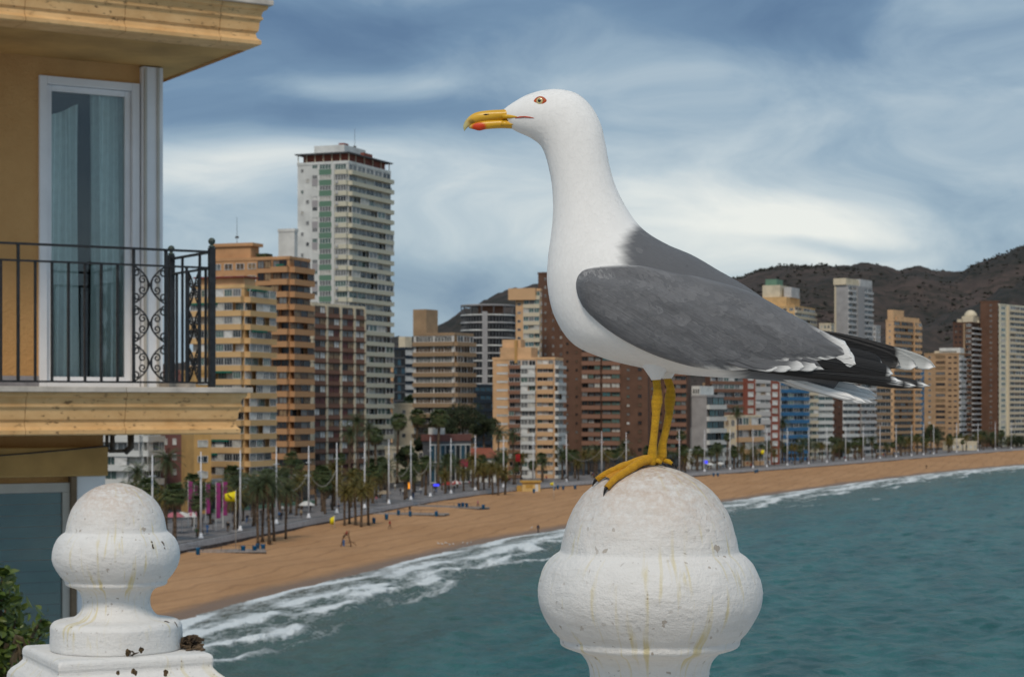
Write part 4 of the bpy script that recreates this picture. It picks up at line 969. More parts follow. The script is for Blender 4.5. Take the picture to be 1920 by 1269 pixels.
# ---------------------------------------------------------------- shrub at the lower left
def shrub():
    rr = random.Random(3); c = at(-20, 1269, 6.2); root = empty('shrub', Vector((c.x, c.y, HC - 2.6))); tag(root, 'leafy green shrub in the lower left corner by the window', 'shrub')
    st, lf = MB(), MB(); leafm = mat('shrub_leaf', (.045, .085, .012), .45, .5, 18, .0, spec=.4, col2=(.10, .125, .02)); K = 6.2 / F
    def leaf(p, d, L):
        d = d.normalized(); s_ = d.cross(Vector((rr.uniform(-1, 1), rr.uniform(-1, 1), rr.uniform(-1, 1)))).normalized(); n_ = d.cross(s_); w = L * .26
        lf.add([p, p + d * L * .35 + s_ * w + n_ * L * .05, p + d * L * .7 + s_ * w * .8, p + d * L - n_ * L * .12, p + d * L * .7 - s_ * w * .8, p + d * L * .35 - s_ * w + n_ * L * .05, p + d * L * .5 - n_ * L * .03], [(0, 1, 6), (1, 2, 6), (2, 3, 6), (3, 4, 6), (4, 5, 6), (5, 0, 6)])
    tips = [(-10, 1060), (5, 1065), (18, 1090), (-25, 1085), (26, 1120), (78, 1160), (88, 1172), (60, 1180), (35, 1200), (50, 1225), (20, 1230), (0, 1180), (10, 1140), (-30, 1150), (40, 1250), (65, 1255), (15, 1262), (-5, 1110), (-40, 1200), (28, 1160)]
    for x, y in tips:
        e = at(x, y, 6.2 + rr.uniform(-.25, .25)); s0 = Vector((c.x + rr.uniform(-.08, .08), e.y, HC - 2.6)); m_ = at(min(x - 10, 20), 1300, e.y)
        P = cat_rom([tuple(s0), tuple(m_), tuple(m_ * .45 + e * .55 + Vector((0, 0, .02))), tuple(e)], 16); st.tube([Vector(q) for q in P], [.012 * (1 - i / 17) + .0015 for i in range(16)], 5)
        for q in range(6, 16):
            for k in range(5 if q > 8 else 3):
                p = Vector(P[q]) + Vector((rr.gauss(0, .014), rr.gauss(0, .02), rr.gauss(0, .014))); leaf(p, Vector((rr.uniform(-1, 1), rr.uniform(-1, 1), rr.uniform(-.6, .7))), rr.uniform(.025, .055))
    st.build('stem', mat('shrub_stem', (.09, .065, .035), .8, .3, 20), root); o = lf.build('foliage', leafm, root)
shrub()
# ---------------------------------------------------------------- the town: every building with floors, balconies and windows
def wm(name, c, rough=.8, var=.10, scale=.25): return mat(name, c, rough, var, scale)
WALLS = {
 'white': wm('wall_white', (.62, .63, .61)), 'cream': wm('wall_cream', (.62, .54, .40)), 'yellow': wm('wall_yellow', (.63, .41, .195)), 'orange': wm('wall_orange', (.50, .275, .135)),
 'peach': wm('wall_peach', (.62, .39, .215)), 'brown': wm('wall_brown', (.125, .066, .043)), 'dkbrown': wm('wall_dark_brown', (.095, .05, .035)), 'red': wm('wall_red_brown', (.24, .075, .05)),
 'tan': wm('wall_tan', (.40, .26, .15)), 'beige': wm('wall_beige', (.34, .235, .145)), 'grey': wm('wall_grey', (.34, .335, .34)), 'dkgrey': wm('wall_dark_grey', (.10, .105, .115)), 'ivory': wm('wall_ivory', (.60, .57, .45)),
 'walnut': wm('wall_walnut', (.20, .105, .075)), 'green': wm('panel_green', (.13, .235, .17)), 'blue': wm('panel_blue', (.035, .14, .29)), 'maroon': wm('wall_maroon', (.16, .072, .062)), 'ltgrey': wm('wall_light_grey', (.47, .47, .47)), 'navy': wm('wall_navy', (.022, .034, .05)),
 'brick': wm('wall_brick', (.25, .132, .088)), 'awning': wm('awning_green', (.012, .14, .10)), 'redawn': wm('awning_red', (.18, .03, .025)), 'lilac': wm('panel_lilac', (.36, .34, .35)), 'ochre': wm('wall_ochre', (.50, .30, .11)), 'roofred': wm('roof_tile_red', (.25, .08, .05))}
def gm(name, c, r=.25, s=.5): return mat('glaze_' + name, c, r, .25, .8, spec=s)
GL = {'dark': gm('dark', (.018, .022, .026), .12), 'deep': gm('deep', (.010, .011, .013), .3), 'green': gm('green', (.085, .135, .12), .15), 'grey': gm('grey', (.15, .155, .155), .25), 'curtain': gm('curtain', (.42, .41, .37), .5), 'shutter': gm('shutter', (.58, .58, .56), .6),
      'warm': gm('warm', (.24, .16, .085), .4), 'lit': gm('pale_yellow_blind', (.66, .62, .38), .5), 'brown': gm('brown', (.10, .065, .04), .4), 'teal': gm('teal', (.05, .12, .13), .12), 'maroon': gm('maroon', (.11, .03, .028), .5), 'blue': gm('blue', (.03, .075, .11), .1)}
SETS = {'mix': ['dark', 'grey', 'green', 'curtain', 'shutter', 'grey', 'dark', 'green'], 'dark': ['deep', 'dark', 'dark', 'brown', 'grey'], 'warm': ['brown', 'warm', 'dark', 'grey', 'deep', 'warm'], 'pale': ['grey', 'curtain', 'green', 'shutter', 'grey', 'dark'],
        'tower': ['grey', 'dark', 'green', 'grey', 'curtain', 'dark'], 'glass': ['dark', 'blue', 'teal', 'dark'], 'maroon': ['shutter', 'curtain', 'grey', 'warm', 'deep', 'maroon', 'grey', 'shutter', 'brown'], 'navy': ['blue', 'dark', 'deep'], 'shut': ['shutter'], 'wht': ['shutter', 'curtain', 'shutter'], 'greenw': ['green', 'teal', 'grey', 'green', 'curtain']}
FRAMEM = {'white': mat('frame_white', (.58, .58, .57), .5, .05, 2), 'dark': mat('frame_dark', (.05, .045, .04), .5, .1, 2), 'brown': mat('frame_brown', (.10, .05, .03), .5, .1, 2)}
UNIT = {}
def unit_box(m):
    k = ('box', m.name)
    if k not in UNIT: UNIT[k] = MB().box((0, 0, 0), (1, 1, 1)).mesh('block_' + m.name, m)
    return UNIT[k]
def unit_win(fm, pm, mull):
    k = ('win', fm.name, pm.name, mull)
    if k not in UNIT:
        mb = MB(); w = .055 if mull < 2 else .04; h = .06
        mb.box((-.5 + w / 2, 0, 0), (w, 1, 1)); mb.box((.5 - w / 2, 0, 0), (w, 1, 1)); mb.box((0, 0, .5 - h / 2), (1 - 2 * w, .98, h)); mb.box((0, 0, -.5 + h / 2), (1 - 2 * w, .98, h))
        for i in range(mull): mb.box((-.5 + (i + 1) / (mull + 1), 0, 0), (w * .7, .9, 1 - 2 * h))
        vs_ = [(-.5 + w, -.2, -.5 + h), (.5 - w, -.2, -.5 + h), (.5 - w, -.2, .5 - h), (-.5 + w, -.2, .5 - h)]
        mb.add(vs_, [(0, 1, 2, 3)], 1)
        UNIT[k] = mb.mesh('window_unit', [fm, pm])
    return UNIT[k]
class Face:
    def __init__(s, root, o, u, L, n, z0, H, rr): s.root, s.o, s.u, s.L, s.n, s.z0, s.H, s.rr = root, o, u, L, n, z0, H, rr
    def put(s, name, me, u0, u1, v0, v1, d0, d1):
        c = s.o + s.u * ((u0 + u1) / 2) + s.n * ((d0 + d1) / 2) + Vector((0, 0, s.z0 + (v0 + v1) / 2)) - s.root.location
        ob = bpy.data.objects.new(name, me); COL.objects.link(ob); ob.parent = s.root
        M = Matrix((-s.u * (u1 - u0), s.n * (d1 - d0), Vector((0, 0, v1 - v0)))).transposed().to_4x4(); M.translation = c
        ob.matrix_local = M; return ob
    def box(s, name, m, *a): return s.put(name, unit_box(WALLS[m] if isinstance(m, str) else m), *a)
    def win(s, u0, u1, v0, v1, set_, fr='white', mull=1, d0=.02, d1=.12):
        return s.put('window', unit_win(FRAMEM[fr], GL[s.rr.choice(SETS[set_])], mull), u0, u1, v0, v1, d0, d1)
def facade(f, cols, n, fh):
    """cols: (from, to, kind, options) across the face, left to right in the photo"""
    rr = f.rr
    for a, b, kind, op in cols:
        u0, u1 = a * f.L, b * f.L; W_ = u1 - u0; g = op.get
        if kind == 'panel':
            f.box('panel', g('m'), u0, u1, g('z0', .5), f.H - g('zt', 0), 0.0, g('d', .18)); continue
        if kind == 'pier':
            f.box('pier', g('m'), u0, u1, .2, f.H - g('zt', .0), 0.0, g('d', .5)); continue
        skip = g('skip', 0)
        for i in range(skip, n - g('top', 0)):
            z = i * fh
            if kind == 'bal':                       # projecting balcony parapet with glazing set back above it
                d = g('d', 1.2); ph = g('ph', .36) * fh
                f.box('balcony', g('m'), u0, u1, z - .16, z + ph, .02, d)
                if g('rail'): f.put('balustrade', unit_win(FRAMEM['white'], GL['grey'], 3), u0 + .1, u1 - .1, z + ph, z + ph + .35 * fh, d - .12, d - .04)
                k = g('n', 3); w = W_ / k; enclosed = g('enc', .5)
                for j in range(k):
                    e = rr.random() < enclosed; dd = d - .25 if e else .05
                    f.win(u0 + j * w + .06, u0 + (j + 1) * w - .06, z + ph + (.02 if e else -.3 * fh * 0 + .02), z + fh - .2, g('set', 'mix'), g('fr', 'white'), g('mull', 1), dd, dd + .1)
                if rr.random() < g('awn', 0):
                    q = rr.random() * .5; f.box('awning', g('am', 'awning'), u0 + W_ * q, min(u1, u0 + W_ * (q + .5)), z + fh * .80, z + fh * .93, .3, d + .35)
            elif kind == 'win':
                k = g('n', 2); w = W_ / k; ww = g('w', .6) * w; wh = g('h', .5) * fh
                for j in range(k):
                    c = u0 + (j + .5) * w; f.win(c - ww / 2, c + ww / 2, z + fh * .28, z + fh * .28 + wh, g('set', 'mix'), g('fr', 'white'), g('mull', 1))
            elif kind == 'band':                    # horizontal stripe per floor plus a ribbon of windows
                f.box('band', g('m'), u0, u1, z - .1, z + g('ph', .38) * fh, .02, g('d', .3)); k = g('n', 3); w = W_ / k
                for j in range(k): f.win(u0 + j * w + .05, u0 + (j + 1) * w - .05, z + g('ph', .38) * fh + .02, z + fh - .12, g('set', 'mix'), g('fr', 'white'), g('mull', 1))
            elif kind == 'alt':                     # alternating infill panels of a strip
                m = g('ms')[(i) % len(g('ms'))]; f.box('panel', m, u0, u1, z + .05, z + fh * g('frac', .5), .0, .12); f.win(u0 + .05, u1 - .05, z + fh * g('frac', .5) + .02, z + fh, g('set', 'mix'), 'white', g('mull', 2), .0, .1)
            elif kind == 'slab':
                f.box('slab', g('m'), u0, u1, z - .2, z + .22, -.3, g('d', 1.4)); k = g('n', 4); w = W_ / k
                for j in range(k): f.win(u0 + j * w + .05, u0 + (j + 1) * w - .05, z + .3, z + fh - .25, g('set', 'glass'), 'dark', 1, .0, .1)
BROOTS = []
def B(name, label, l, c, r, D, top, phi, wall, left=(), right=(), n=None, cat='building', depth=14, roof='parapet', seed=None, extra=None, base=3.0):
    rr = random.Random(seed or int(l * 7 + c)); phi = R(phi)
    C = Vector(((c - 960) / F * D, D, 0)); ur = Vector((math.cos(phi), math.sin(phi), 0)); ul = Vector((-math.sin(phi), math.cos(phi), 0))
    def ln(px, d):
        k = (px - 960) / F; den = d.x - k * d.y
        return (k * C.y - C.x) / den
    Lr = ln(r, ur) if r > c + .5 else depth
    Ll = ln(l, ul) if l < c - .5 else depth
    H = HC + (HY - top) / F * D - base
    n = n or max(1, round(H / 3.0)); fh = H / n
    root = empty(name, (C.x, C.y, base)); tag(root, label, cat); BROOTS.append(root)
    a, b, d_ = C + ul * Ll, C, C + ur * Lr; e = a + ur * Lr
    mb = MB(); mb.prism([a, b, d_, e], base - .6, base + H); mb.build('wall', WALLS[wall], root)
    fl = Face(root, a, -ul, Ll, -ur, base, H, rr); fr = Face(root, b, ur, Lr, -ul, base, H, rr)
    facade(fl, left, n, fh); facade(fr, right, n, fh)
    if roof:
        m = WALLS[wall]; zt = base + H
        mb = MB(); i_ = .45
        mb.prism([a - ur * .15 + ul * .15, b - ur * .15 - ul * .15, d_ + ur * .15 - ul * .15, e + ur * .15 + ul * .15], zt + .003, zt + .75); mb.build('roof_parapet', m, root)
    def blk(name_, m, s0, s1, t0, t1, z0, z1):
        """block on the roof: fractions along the left and right faces"""
        P = [a + (-ul) * Ll * s + ur * Lr * t for s, t in ((s0, t0), (s1, t0), (s1, t1), (s0, t1))]
        MB().prism(P, base + H + z0, base + H + z1).build(name_, WALLS[m] if isinstance(m, str) else m, root)
    def mast(s, t_, h):
        p = a - ul * Ll * s + ur * Lr * t_; q = Vector((p.x, p.y, base + H)); MB().tube([q, q + Vector((0, 0, h))], [.09, .04], 6).build('antenna', FRAMEM['dark'], root)
        MB().box(q + Vector((0, 0, h * .55)), (.9, .08, .5)).build('antenna_panel', FRAMEM['dark'], root)
    if extra: extra(blk, mast, fl, fr, fh, n)
    return root

# --- left cluster
def x_low(blk, mast, fl, fr, fh, n): blk('stair_house', 'white', .3, .6, .2, .6, .7, 2.6)
B('apartment_block', 'low white block with wide terraces at the left, behind the balcony', 150, 268, 300, 400, 800, 72, 'white', [(0, 1, 'bal', dict(m='white', n=5, d=1.5, ph=.32, set='pale', enc=.3))], [(0, 1, 'bal', dict(m='white', n=3, set='pale'))], extra=x_low)
B('apartment_block', 'dark red brown block between the low white block and the yellow tower', 262, 340, 364, 415, 700, 72, 'maroon', [(.08, .95, 'win', dict(n=4, w=.42, h=.42, set='pale'))], [(.1, .9, 'win', dict(n=2, w=.5, h=.42, set='pale'))])
B('apartment_block', 'narrow ochre block with paired windows beside the red brown block', 340, 364, 396, 398, 700, 25, 'ochre', (), [(.02, .98, 'win', dict(n=1, w=.62, h=.44, set='tower', mull=1))], depth=9)
def x_yel(blk, mast, fl, fr, fh, n):
    blk('roof_terrace_cover', 'redawn', .0, 1.0, .0, .55, 2.3, 2.6); blk('penthouse', 'peach', .05, .95, .1, .5, .7, 2.3)
B('apartment_tower', 'yellow apartment tower with glazed balcony bands and dark red roof cover', 362, 458, 508, 425, 540, 68, 'yellow', [(0, 1, 'bal', dict(m='yellow', n=6, d=1.5, ph=.36, set='mix', enc=.75, awn=.25, mull=2))], [(0, 1, 'bal', dict(m='yellow', n=4, d=1.5, ph=.36, set='mix', enc=.7, awn=.15, mull=2))], extra=x_yel)
def x_or(blk, mast, fl, fr, fh, n):
    blk('penthouse', 'orange', .02, .48, .1, .5, .7, 3.6); blk('penthouse_roof', 'orange', .0, .52, .05, .55, 3.61, 4.4); mast(.25, .3, 11); blk('roof_shrubs', mat('roof_green', (.04, .05, .02), .9, .4, 2), .55, .68, .1, .4, .76, 1.7)
    fl.box('awning', 'awning', fl.L * .86, fl.L * .96, fl.H - 2.2, fl.H - 1.2, .4, 1.2)
B('apartment_tower', 'orange brown apartment tower behind the yellow tower, with rooftop penthouse', 396, 543, 581, 480, 486, 68, 'orange', [(0, .60, 'win', dict(n=4, w=.7, h=.5, set='warm')), (.60, .78, 'bal', dict(m='orange', n=2, d=.5, ph=.3, set='warm', fr='brown', enc=1)), (.79, 1.0, 'bal', dict(m='orange', n=2, d=1.4, ph=.40, set='warm', fr='brown', enc=.6))], [(0, 1, 'bal', dict(m='orange', n=3, d=1.4, ph=.40, set='warm', fr='brown', enc=.6, mull=2))], extra=x_or)
B('stair_tower', 'small white rooftop stair tower between the orange and the white towers', 522, 552, 558, 500, 434, 68, 'white', (), (), cat='building', depth=6)
def x_br(blk, mast, fl, fr, fh, n):
    for i in range(n): fl.box('floor_line', 'brown', 0, fl.L, i * fh - .08, i * fh + .08, .02, .62); fr.box('floor_line', 'brown', 0, fr.L, i * fh - .08, i * fh + .08, .02, .62)
mar = dict(m='walnut', n=2, d=.45, ph=.34, set='maroon', fr='brown', enc=1, mull=1)
B('apartment_block', 'cream framed block with maroon balconies in front of the white tower', 581, 584, 684, 530, 572, 60, 'cream', (), [(0, .03, 'pier', dict(m='cream')), (.03, .24, 'bal', mar), (.245, .28, 'pier', dict(m='cream')), (.285, .5, 'bal', mar), (.505, .54, 'pier', dict(m='cream')), (.545, .76, 'bal', mar), (.765, .80, 'pier', dict(m='cream')), (.805, .97, 'bal', mar), (.97, 1, 'pier', dict(m='cream'))], extra=x_br, depth=16)
def x_tow(blk, mast, fl, fr, fh, n):
    # recessed top storey under a dark oversailing roof
    blk('top_storey', 'red', .06, .94, .06, .94, .76, 2.9); blk('roof_slab', 'dkgrey', -.03, 1.03, -.03, 1.03, 2.9, 3.25); blk('lift_house', 'white', .15, .75, .2, .7, 3.26, 6.2)
    for k in range(7): fl.box('terrace_post', 'cream', fl.L * k / 6 - .1, fl.L * k / 6 + .1, fl.H + .76, fl.H + 2.9, -.5, -.3)
    for k in range(1, 6): fr.box('terrace_post', 'cream', fr.L * k / 5 - .1, fr.L * k / 5 + .1, fr.H + .76, fr.H + 2.9, -.5, -.3)
    blk('red_tank', 'red', .55, .66, .3, .4, 6.21, 7.1); blk('red_tank', 'red', .9, .97, .4, .6, 3.26, 4.4); mast(.7, .5, 12)
    rr = random.Random(4)
    for i in range(2, n - 1):
        if rr.random() < .75: fl.box('air_conditioner', 'ltgrey', fl.L * .79 , fl.L * .79 + .9, i * fh + .3, i * fh + 1.0, 1.25, 1.6)
        for k in range(5):
            if rr.random() < .45: fr.box('air_conditioner', 'lilac', fr.L * (k + .75) / 5, fr.L * (k + .75) / 5 + .8, i * fh + fh * .32, i * fh + fh * .32 + .7, .35, .75)
    for i in range(2, n - 1, 2):
        fl.win(fl.L * .17, fl.L * .23, i * fh + 1, i * fh + 2.1, 'pale'); fl.win(fl.L * .07, fl.L * .12, i * fh + 4, i * fh + 5.0, 'pale')
B('apartment_tower', 'tall white tower with green panel strip and stacked balconies', 558, 653, 732, 571, 306, 68, 'white', [(.29, .40, 'alt', dict(ms=['lilac', 'white'], frac=.62, set='pale')), (.43, .67, 'alt', dict(ms=['green'], frac=.52, set='greenw', mull=3)), (.69, .74, 'pier', dict(m='white', d=.5)), (.77, 1.0, 'bal', dict(m='ivory', n=1, d=1.3, ph=.36, set='pale', enc=.8, mull=3))],
  [(0, 1, 'bal', dict(m='ivory', n=5, d=1.3, ph=.34, set='tower', enc=.25, mull=1, fr='white'))], extra=x_tow)
# --- middle group
B('apartment_block', 'thin orange block edge right of the white tower', 728, 733, 746, 700, 664, 50, 'peach', (), [(0, 1, 'bal', dict(m='peach', n=1, set='warm'))])
def x_navy(blk, mast, fl, fr, fh, n): blk('lift_house', 'cream', .35, .9, .1, .8, .7, 4.5)
B('office_block', 'dark navy block with white end panels behind the beige block', 738, 760, 778, 690, 655, 55, 'navy', [(0, 1, 'slab', dict(m='dkgrey', n=3, d=.3, set='navy'))], [(.0, .98, 'band', dict(m='navy', ph=.32, n=1, set='shut', d=.2))], extra=x_navy)
def x_bei(blk, mast, fl, fr, fh, n): blk('roof_tower', 'beige', -.02, .31, .0, .6, .7, 8.0)
B('apartment_block', 'beige brown block with a square roof tower and banded balconies', 776, 852, 887, 600, 628, 62, 'beige', [(0, .10, 'win', dict(n=1, w=.6, h=.6, set='warm', fr='brown')), (.12, .36, 'win', dict(n=2, w=.85, h=.52, set='dark')), (.0, 1, 'bal', dict(m='beige', n=1, d=.9, ph=.34, set='dark', enc=0)), (.40, .78, 'win', dict(n=1, w=.9, h=.5, set='wht', mull=3)), (.80, .98, 'win', dict(n=2, w=.8, h=.55, set='dark'))], [(0, 1, 'bal', dict(m='beige', n=3, d=1.2, ph=.34, set='dark', enc=.2))], extra=x_bei)
# round tower with white slabs
def round_tower():
    D = 820; cx = (915 - 960) / F * D; rad = 51.5 / F * D; top = HC + (HY - 592) / F * D; root = empty('round_tower', (cx, D, 3)); tag(root, 'dark round glass tower with white floor rings and a concrete shaft', 'building'); BROOTS.append(root)
    H = top - 3; nf = round(H / 3.1); fh = H / nf
    MB().lathe([(rad * .93, 0), (rad * .93, H)], 40, (cx, D, 3)).build('glass_drum', GL['deep'], root)
    for i in range(1, nf + 1): MB().lathe([(rad * .9, i * fh - .25), (rad, i * fh - .25), (rad, i * fh + .28), (rad * .9, i * fh + .28)], 40, (cx, D, 3)).build('floor_ring', WALLS['white'] if i % 2 else WALLS['ltgrey'], root)
    for k in range(26):
        a = math.pi + math.pi * k / 25; p = Vector((cx + rad * .96 * math.cos(a), D + rad * .96 * math.sin(a), 3 + H / 2)); MB().box(p, (.35, .35, H)).build('mullion', WALLS['dkgrey'], root)
    p = Vector((cx - rad * .10, D - rad * .98, 3 + H / 2 + .6)); MB().box(p, (2.2, 2.4, H + 1.2)).build('concrete_shaft', WALLS['grey'], root)
    for k in range(14):
        a = 2 * math.pi * k / 14; MB().box((cx + rad * .97 * math.cos(a), D + rad * .97 * math.sin(a), top + 1.9), (.4, .4, 3.8)).build('roof_post', WALLS['dkgrey'], root)
    MB().lathe([(rad * .92, H + 3.8), (rad * 1.0, H + 3.8), (rad * 1.0, H + 4.3), (rad * .92, H + 4.3)], 40, (cx, D, 3)).build('roof_ring', WALLS['grey'], root)
    MB().box((cx + rad * .1, D, top + 2), (rad * .9, rad * .8, 4)).build('plant_room', WALLS['brick'], root)
round_tower()
B('office_block', 'low dark glass block beneath the round tower', 862, 880, 940, 690, 724, 40, 'navy', (), [(0, 1, 'band', dict(m='navy', n=6, set='navy', fr='dark'))])
def x_it(blk, mast, fl, fr, fh, n): fl.box('crown', 'peach', -fl.L * .25, fl.L * .85, fl.H - 3.2, fl.H + .9, -2, 1.6)
B('apartment_tower', 'slim orange tower with a wider top floor, left of the tall brown tower', 967, 1013, 1016, 700, 545, 72, 'peach', [(.0, .28, 'win', dict(n=1, w=.5, h=.3, set='dark')), (.33, 1.0, 'bal', dict(m='cream', n=3, d=1, ph=.4, set='greenw', enc=.6))], [(0, 1, 'win', dict(n=1))], extra=x_it)
B('apartment_tower', 'very tall plain brown tower half hidden behind the gull', 1009, 1062, 1150, 715, 513, 66, 'brown', [(.12, .95, 'win', dict(n=3, w=.22, h=.3, set='tower'))], [(0, 1, 'win', dict(n=4, w=.4, h=.4, set='dark'))])
def x_j(blk, mast, fl, fr, fh, n): blk('penthouse', 'peach', .12, .62, .0, .8, .7, 3.8); blk('upper_penthouse', 'peach', .14, .44, .1, .6, 3.81, 6.2); fl.box('lift_shaft', 'ochre', fl.L * .36, fl.L * .40, fl.H - 1, fl.H + 6, -.5, .6)
wht = dict(m='white', n=2, d=1.2, ph=.30, set='pale', enc=.7)
B('apartment_block', 'light orange block with white glazed balconies in front of the brown towers', 924, 1040, 1055, 603, 674, 75, 'peach', [(.05, .26, 'win', dict(n=1, w=.85, h=.26, set='wht', mull=2)), (.27, .46, 'bal', dict(m='brick', n=2, d=1.3, ph=.36, set='mix', enc=.4)), (.465, .70, 'bal', wht), (.72, .985, 'bal', dict(m='peach', n=3, d=1.0, ph=.46, set='pale', enc=.3))], [(0, 1, 'bal', dict(m='white', n=2, d=1.2, ph=.3, set='pale'))], extra=x_j, n=14)
brb = dict(m='brick', n=3, d=1.2, ph=.42, set='tower', fr='brown', enc=.5, mull=1)
B('apartment_tower', 'big brown slab block with brick balcony bands behind the gull legs', 1055, 1215, 1218, 665, 600, 78, 'brown', [(.0, .22, 'win', dict(n=2, w=.25, h=.28, set='dark', fr='brown')), (.23, .45, 'bal', brb), (.455, .46, 'pier', dict(m='dkbrown', d=1.3)), (.465, .68, 'bal', dict(m='brick', n=2, d=.9, ph=.42, set='greenw', fr='brown', enc=.5)), (.72, .82, 'win', dict(n=1, w=.35, h=.3, set='pale', fr='brown')), (.86, .95, 'win', dict(n=1, w=.5, h=.4, set='dark', fr='brown'))], (), depth=16)
B('apartment_block', 'brown block with brick balcony bands, directly left of the grey block', 1215, 1288, 1294, 700, 640, 78, 'brown', [(.02, .42, 'win', dict(n=2, w=.4, h=.35, set='dark', fr='brown')), (.44, .99, 'bal', dict(m='brick', n=4, d=1.1, ph=.42, set='tower', fr='brown', enc=.5))], ())
# --- right of the gull's legs
def x_g(blk, mast, fl, fr, fh, n): blk('penthouse', 'white', .0, .55, .0, .8, .7, 3.9); mast(.4, .4, 4); [fl.win(fl.L * (.1 + .15 * k), fl.L * (.2 + .15 * k), fl.H + 1.2, fl.H + 2.9, 'dark', 'white', 0, .02, .1) for k in range(3)]
B('apartment_block', 'grey and white block with a blank side wall and dark glazed balconies', 1297, 1325, 1357, 705, 744, 60, 'grey', (), [(0, 1, 'bal', dict(m='white', n=3, d=1.2, ph=.34, set='glass', enc=.3, fr='dark'))], extra=x_g, n=6)
B('apartment_block', 'brown balconied block behind the grey and white block', 1322, 1332, 1394, 780, 690, 50, 'dkbrown', (), [(0, 1, 'bal', dict(m='brick', n=6, d=1.1, ph=.38, set='pale', enc=.5))])
B('restaurant_building', 'low cream and orange building with a roof terrace between two palms', 1358, 1380, 1427, 728, 782, 55, 'cream', [(0, 1, 'win', dict(n=2, set='warm'))], [(0, 1, 'bal', dict(m='peach', n=4, d=1.4, ph=.36, set='pale', enc=.3))], n=4)
def chk(s): return dict(n=1, w=.62, h=.62, set='wht', mull=0)
B('apartment_tower', 'red brown tower with columns of white square panels', 1393, 1398, 1462, 740, 640, 40, 'red', (), [(.02, .27, 'win', chk(0)), (.28, .70, 'bal', dict(m='ltgrey', n=3, d=.6, ph=.5, set='maroon', enc=.4)), (.73, .98, 'win', chk(0))])
B('apartment_tower', 'tower with bright blue balcony fronts beside the red brown tower', 1462, 1464, 1514, 800, 650, 40, 'ltgrey', (), [(0, 1, 'bal', dict(m='blue', n=5, d=1.2, ph=.42, set='tower', enc=.4))])
B('apartment_block', 'cream block with narrow balconies between the blue and the green glazed towers', 1510, 1514, 1531, 830, 660, 40, 'cream', (), [(0, 1, 'bal', dict(m='cream', n=2, d=1.2, ph=.4, set='pale', enc=.3))])
B('apartment_block', 'white banded block with green glazing', 1530, 1532, 1561, 840, 665, 40, 'white', (), [(0, 1, 'band', dict(m='white', n=2, ph=.42, set='greenw', d=.8, mull=2))])
B('apartment_tower', 'dark brown tower with stepped white balconies below the gull tail', 1560, 1580, 1640, 870, 655, 50, 'dkbrown', [(.1, .9, 'win', dict(n=2, w=.3, h=.3, set='dark', fr='brown'))], [(0, .45, 'bal', dict(m='white', n=3, d=1.3, ph=.4, set='dark', enc=.2)), (.55, 1, 'bal', dict(m='ltgrey', n=3, d=1.1, ph=.36, set='dark', enc=.2))])
B('apartment_block', 'dark balconied block in front of the tan tower', 1636, 1640, 1670, 900, 690, 45, 'dkbrown', (), [(0, 1, 'bal', dict(m='beige', n=3, d=1.2, ph=.36, set='dark', enc=.2))])
def x_v(blk, mast, fl, fr, fh, n):
    blk('step', 'yellow', .05, .75, .05, .7, .7, 5.5); blk('step', 'cream', .08, .55, .1, .6, 5.51, 12); blk('tank', 'green', .1, .4, .2, .5, 12.01, 15.5); blk('lift_house', 'ltgrey', .6, .8, .2, .6, 5.51, 11)
B('apartment_tower', 'stepped yellow tower with roof tanks just above the gull wing', 1420, 1490, 1528, 1060, 575, 66, 'yellow', [(.3, 1, 'win', dict(n=4, w=.6, h=.5, set='dark'))], [(0, 1, 'bal', dict(m='cream', n=3, d=1.2, ph=.42, set='dark', enc=.2))], extra=x_v)
B('apartment_tower', 'small cream tower left of the tall grey tower', 1536, 1558, 1570, 1150, 608, 66, 'cream', [(.05, .95, 'win', dict(n=3, w=.6, h=.5, set='grey' if False else 'tower'))], [(0, 1, 'win', dict(n=2))])
def x_t(blk, mast, fl, fr, fh, n): blk('crown', 'cream', -.04, .9, -.03, .5, .7, 4.2); blk('crown', 'ltgrey', .2, 1.0, .5, 1, .76, 4.6)
B('apartment_tower', 'tallest grey tower with a blank concrete side, against the hills', 1565, 1590, 1635, 1080, 536, 58, 'grey', [(0, .12, 'pier', dict(m='cream', d=.4))], [(0, .30, 'bal', dict(m='ltgrey', n=2, d=.9, ph=.34, set='dark', enc=.2)), (.32, .60, 'pier', dict(m='grey', d=1.2)), (.62, 1, 'bal', dict(m='ltgrey', n=2, d=1.0, ph=.36, set='dark', enc=.2))], extra=x_t)
B('apartment_tower', 'small pale tower right of the tall grey tower', 1633, 1642, 1651, 1150, 612, 60, 'ltgrey', [(0, 1, 'win', dict(n=2, set='dark'))], [(0, 1, 'win', dict(n=2, set='dark'))])
def x_s(blk, mast, fl, fr, fh, n): blk('lift_house', 'peach', .2, .9, .0, .4, .7, 5.5); blk('step', 'peach', .3, 1.0, .1, .95, .7, 2.4)
B('apartment_tower', 'slim tan tower with dark ribbon windows, right of the tall grey tower', 1661, 1676, 1726, 960, 602, 55, 'peach', [(.2, .8, 'win', dict(n=1, w=.3, h=.3, set='dark'))], [(0, .68, 'bal', dict(m='tan', n=3, d=.9, ph=.38, set='dark', fr='brown', enc=.4)), (.70, .72, 'pier', dict(m='peach', d=1)), (.74, .98, 'bal', dict(m='peach', n=2, d=1.1, ph=.42, set='warm', enc=.2))], extra=x_s)
def x_w(blk, mast, fl, fr, fh, n): blk('roof_house', 'white', .4, 1, .1, .6, .7, 3.6); blk('step', 'cream', .25, .9, .1, .6, .76, 2.0); mast(.7, .3, 6)
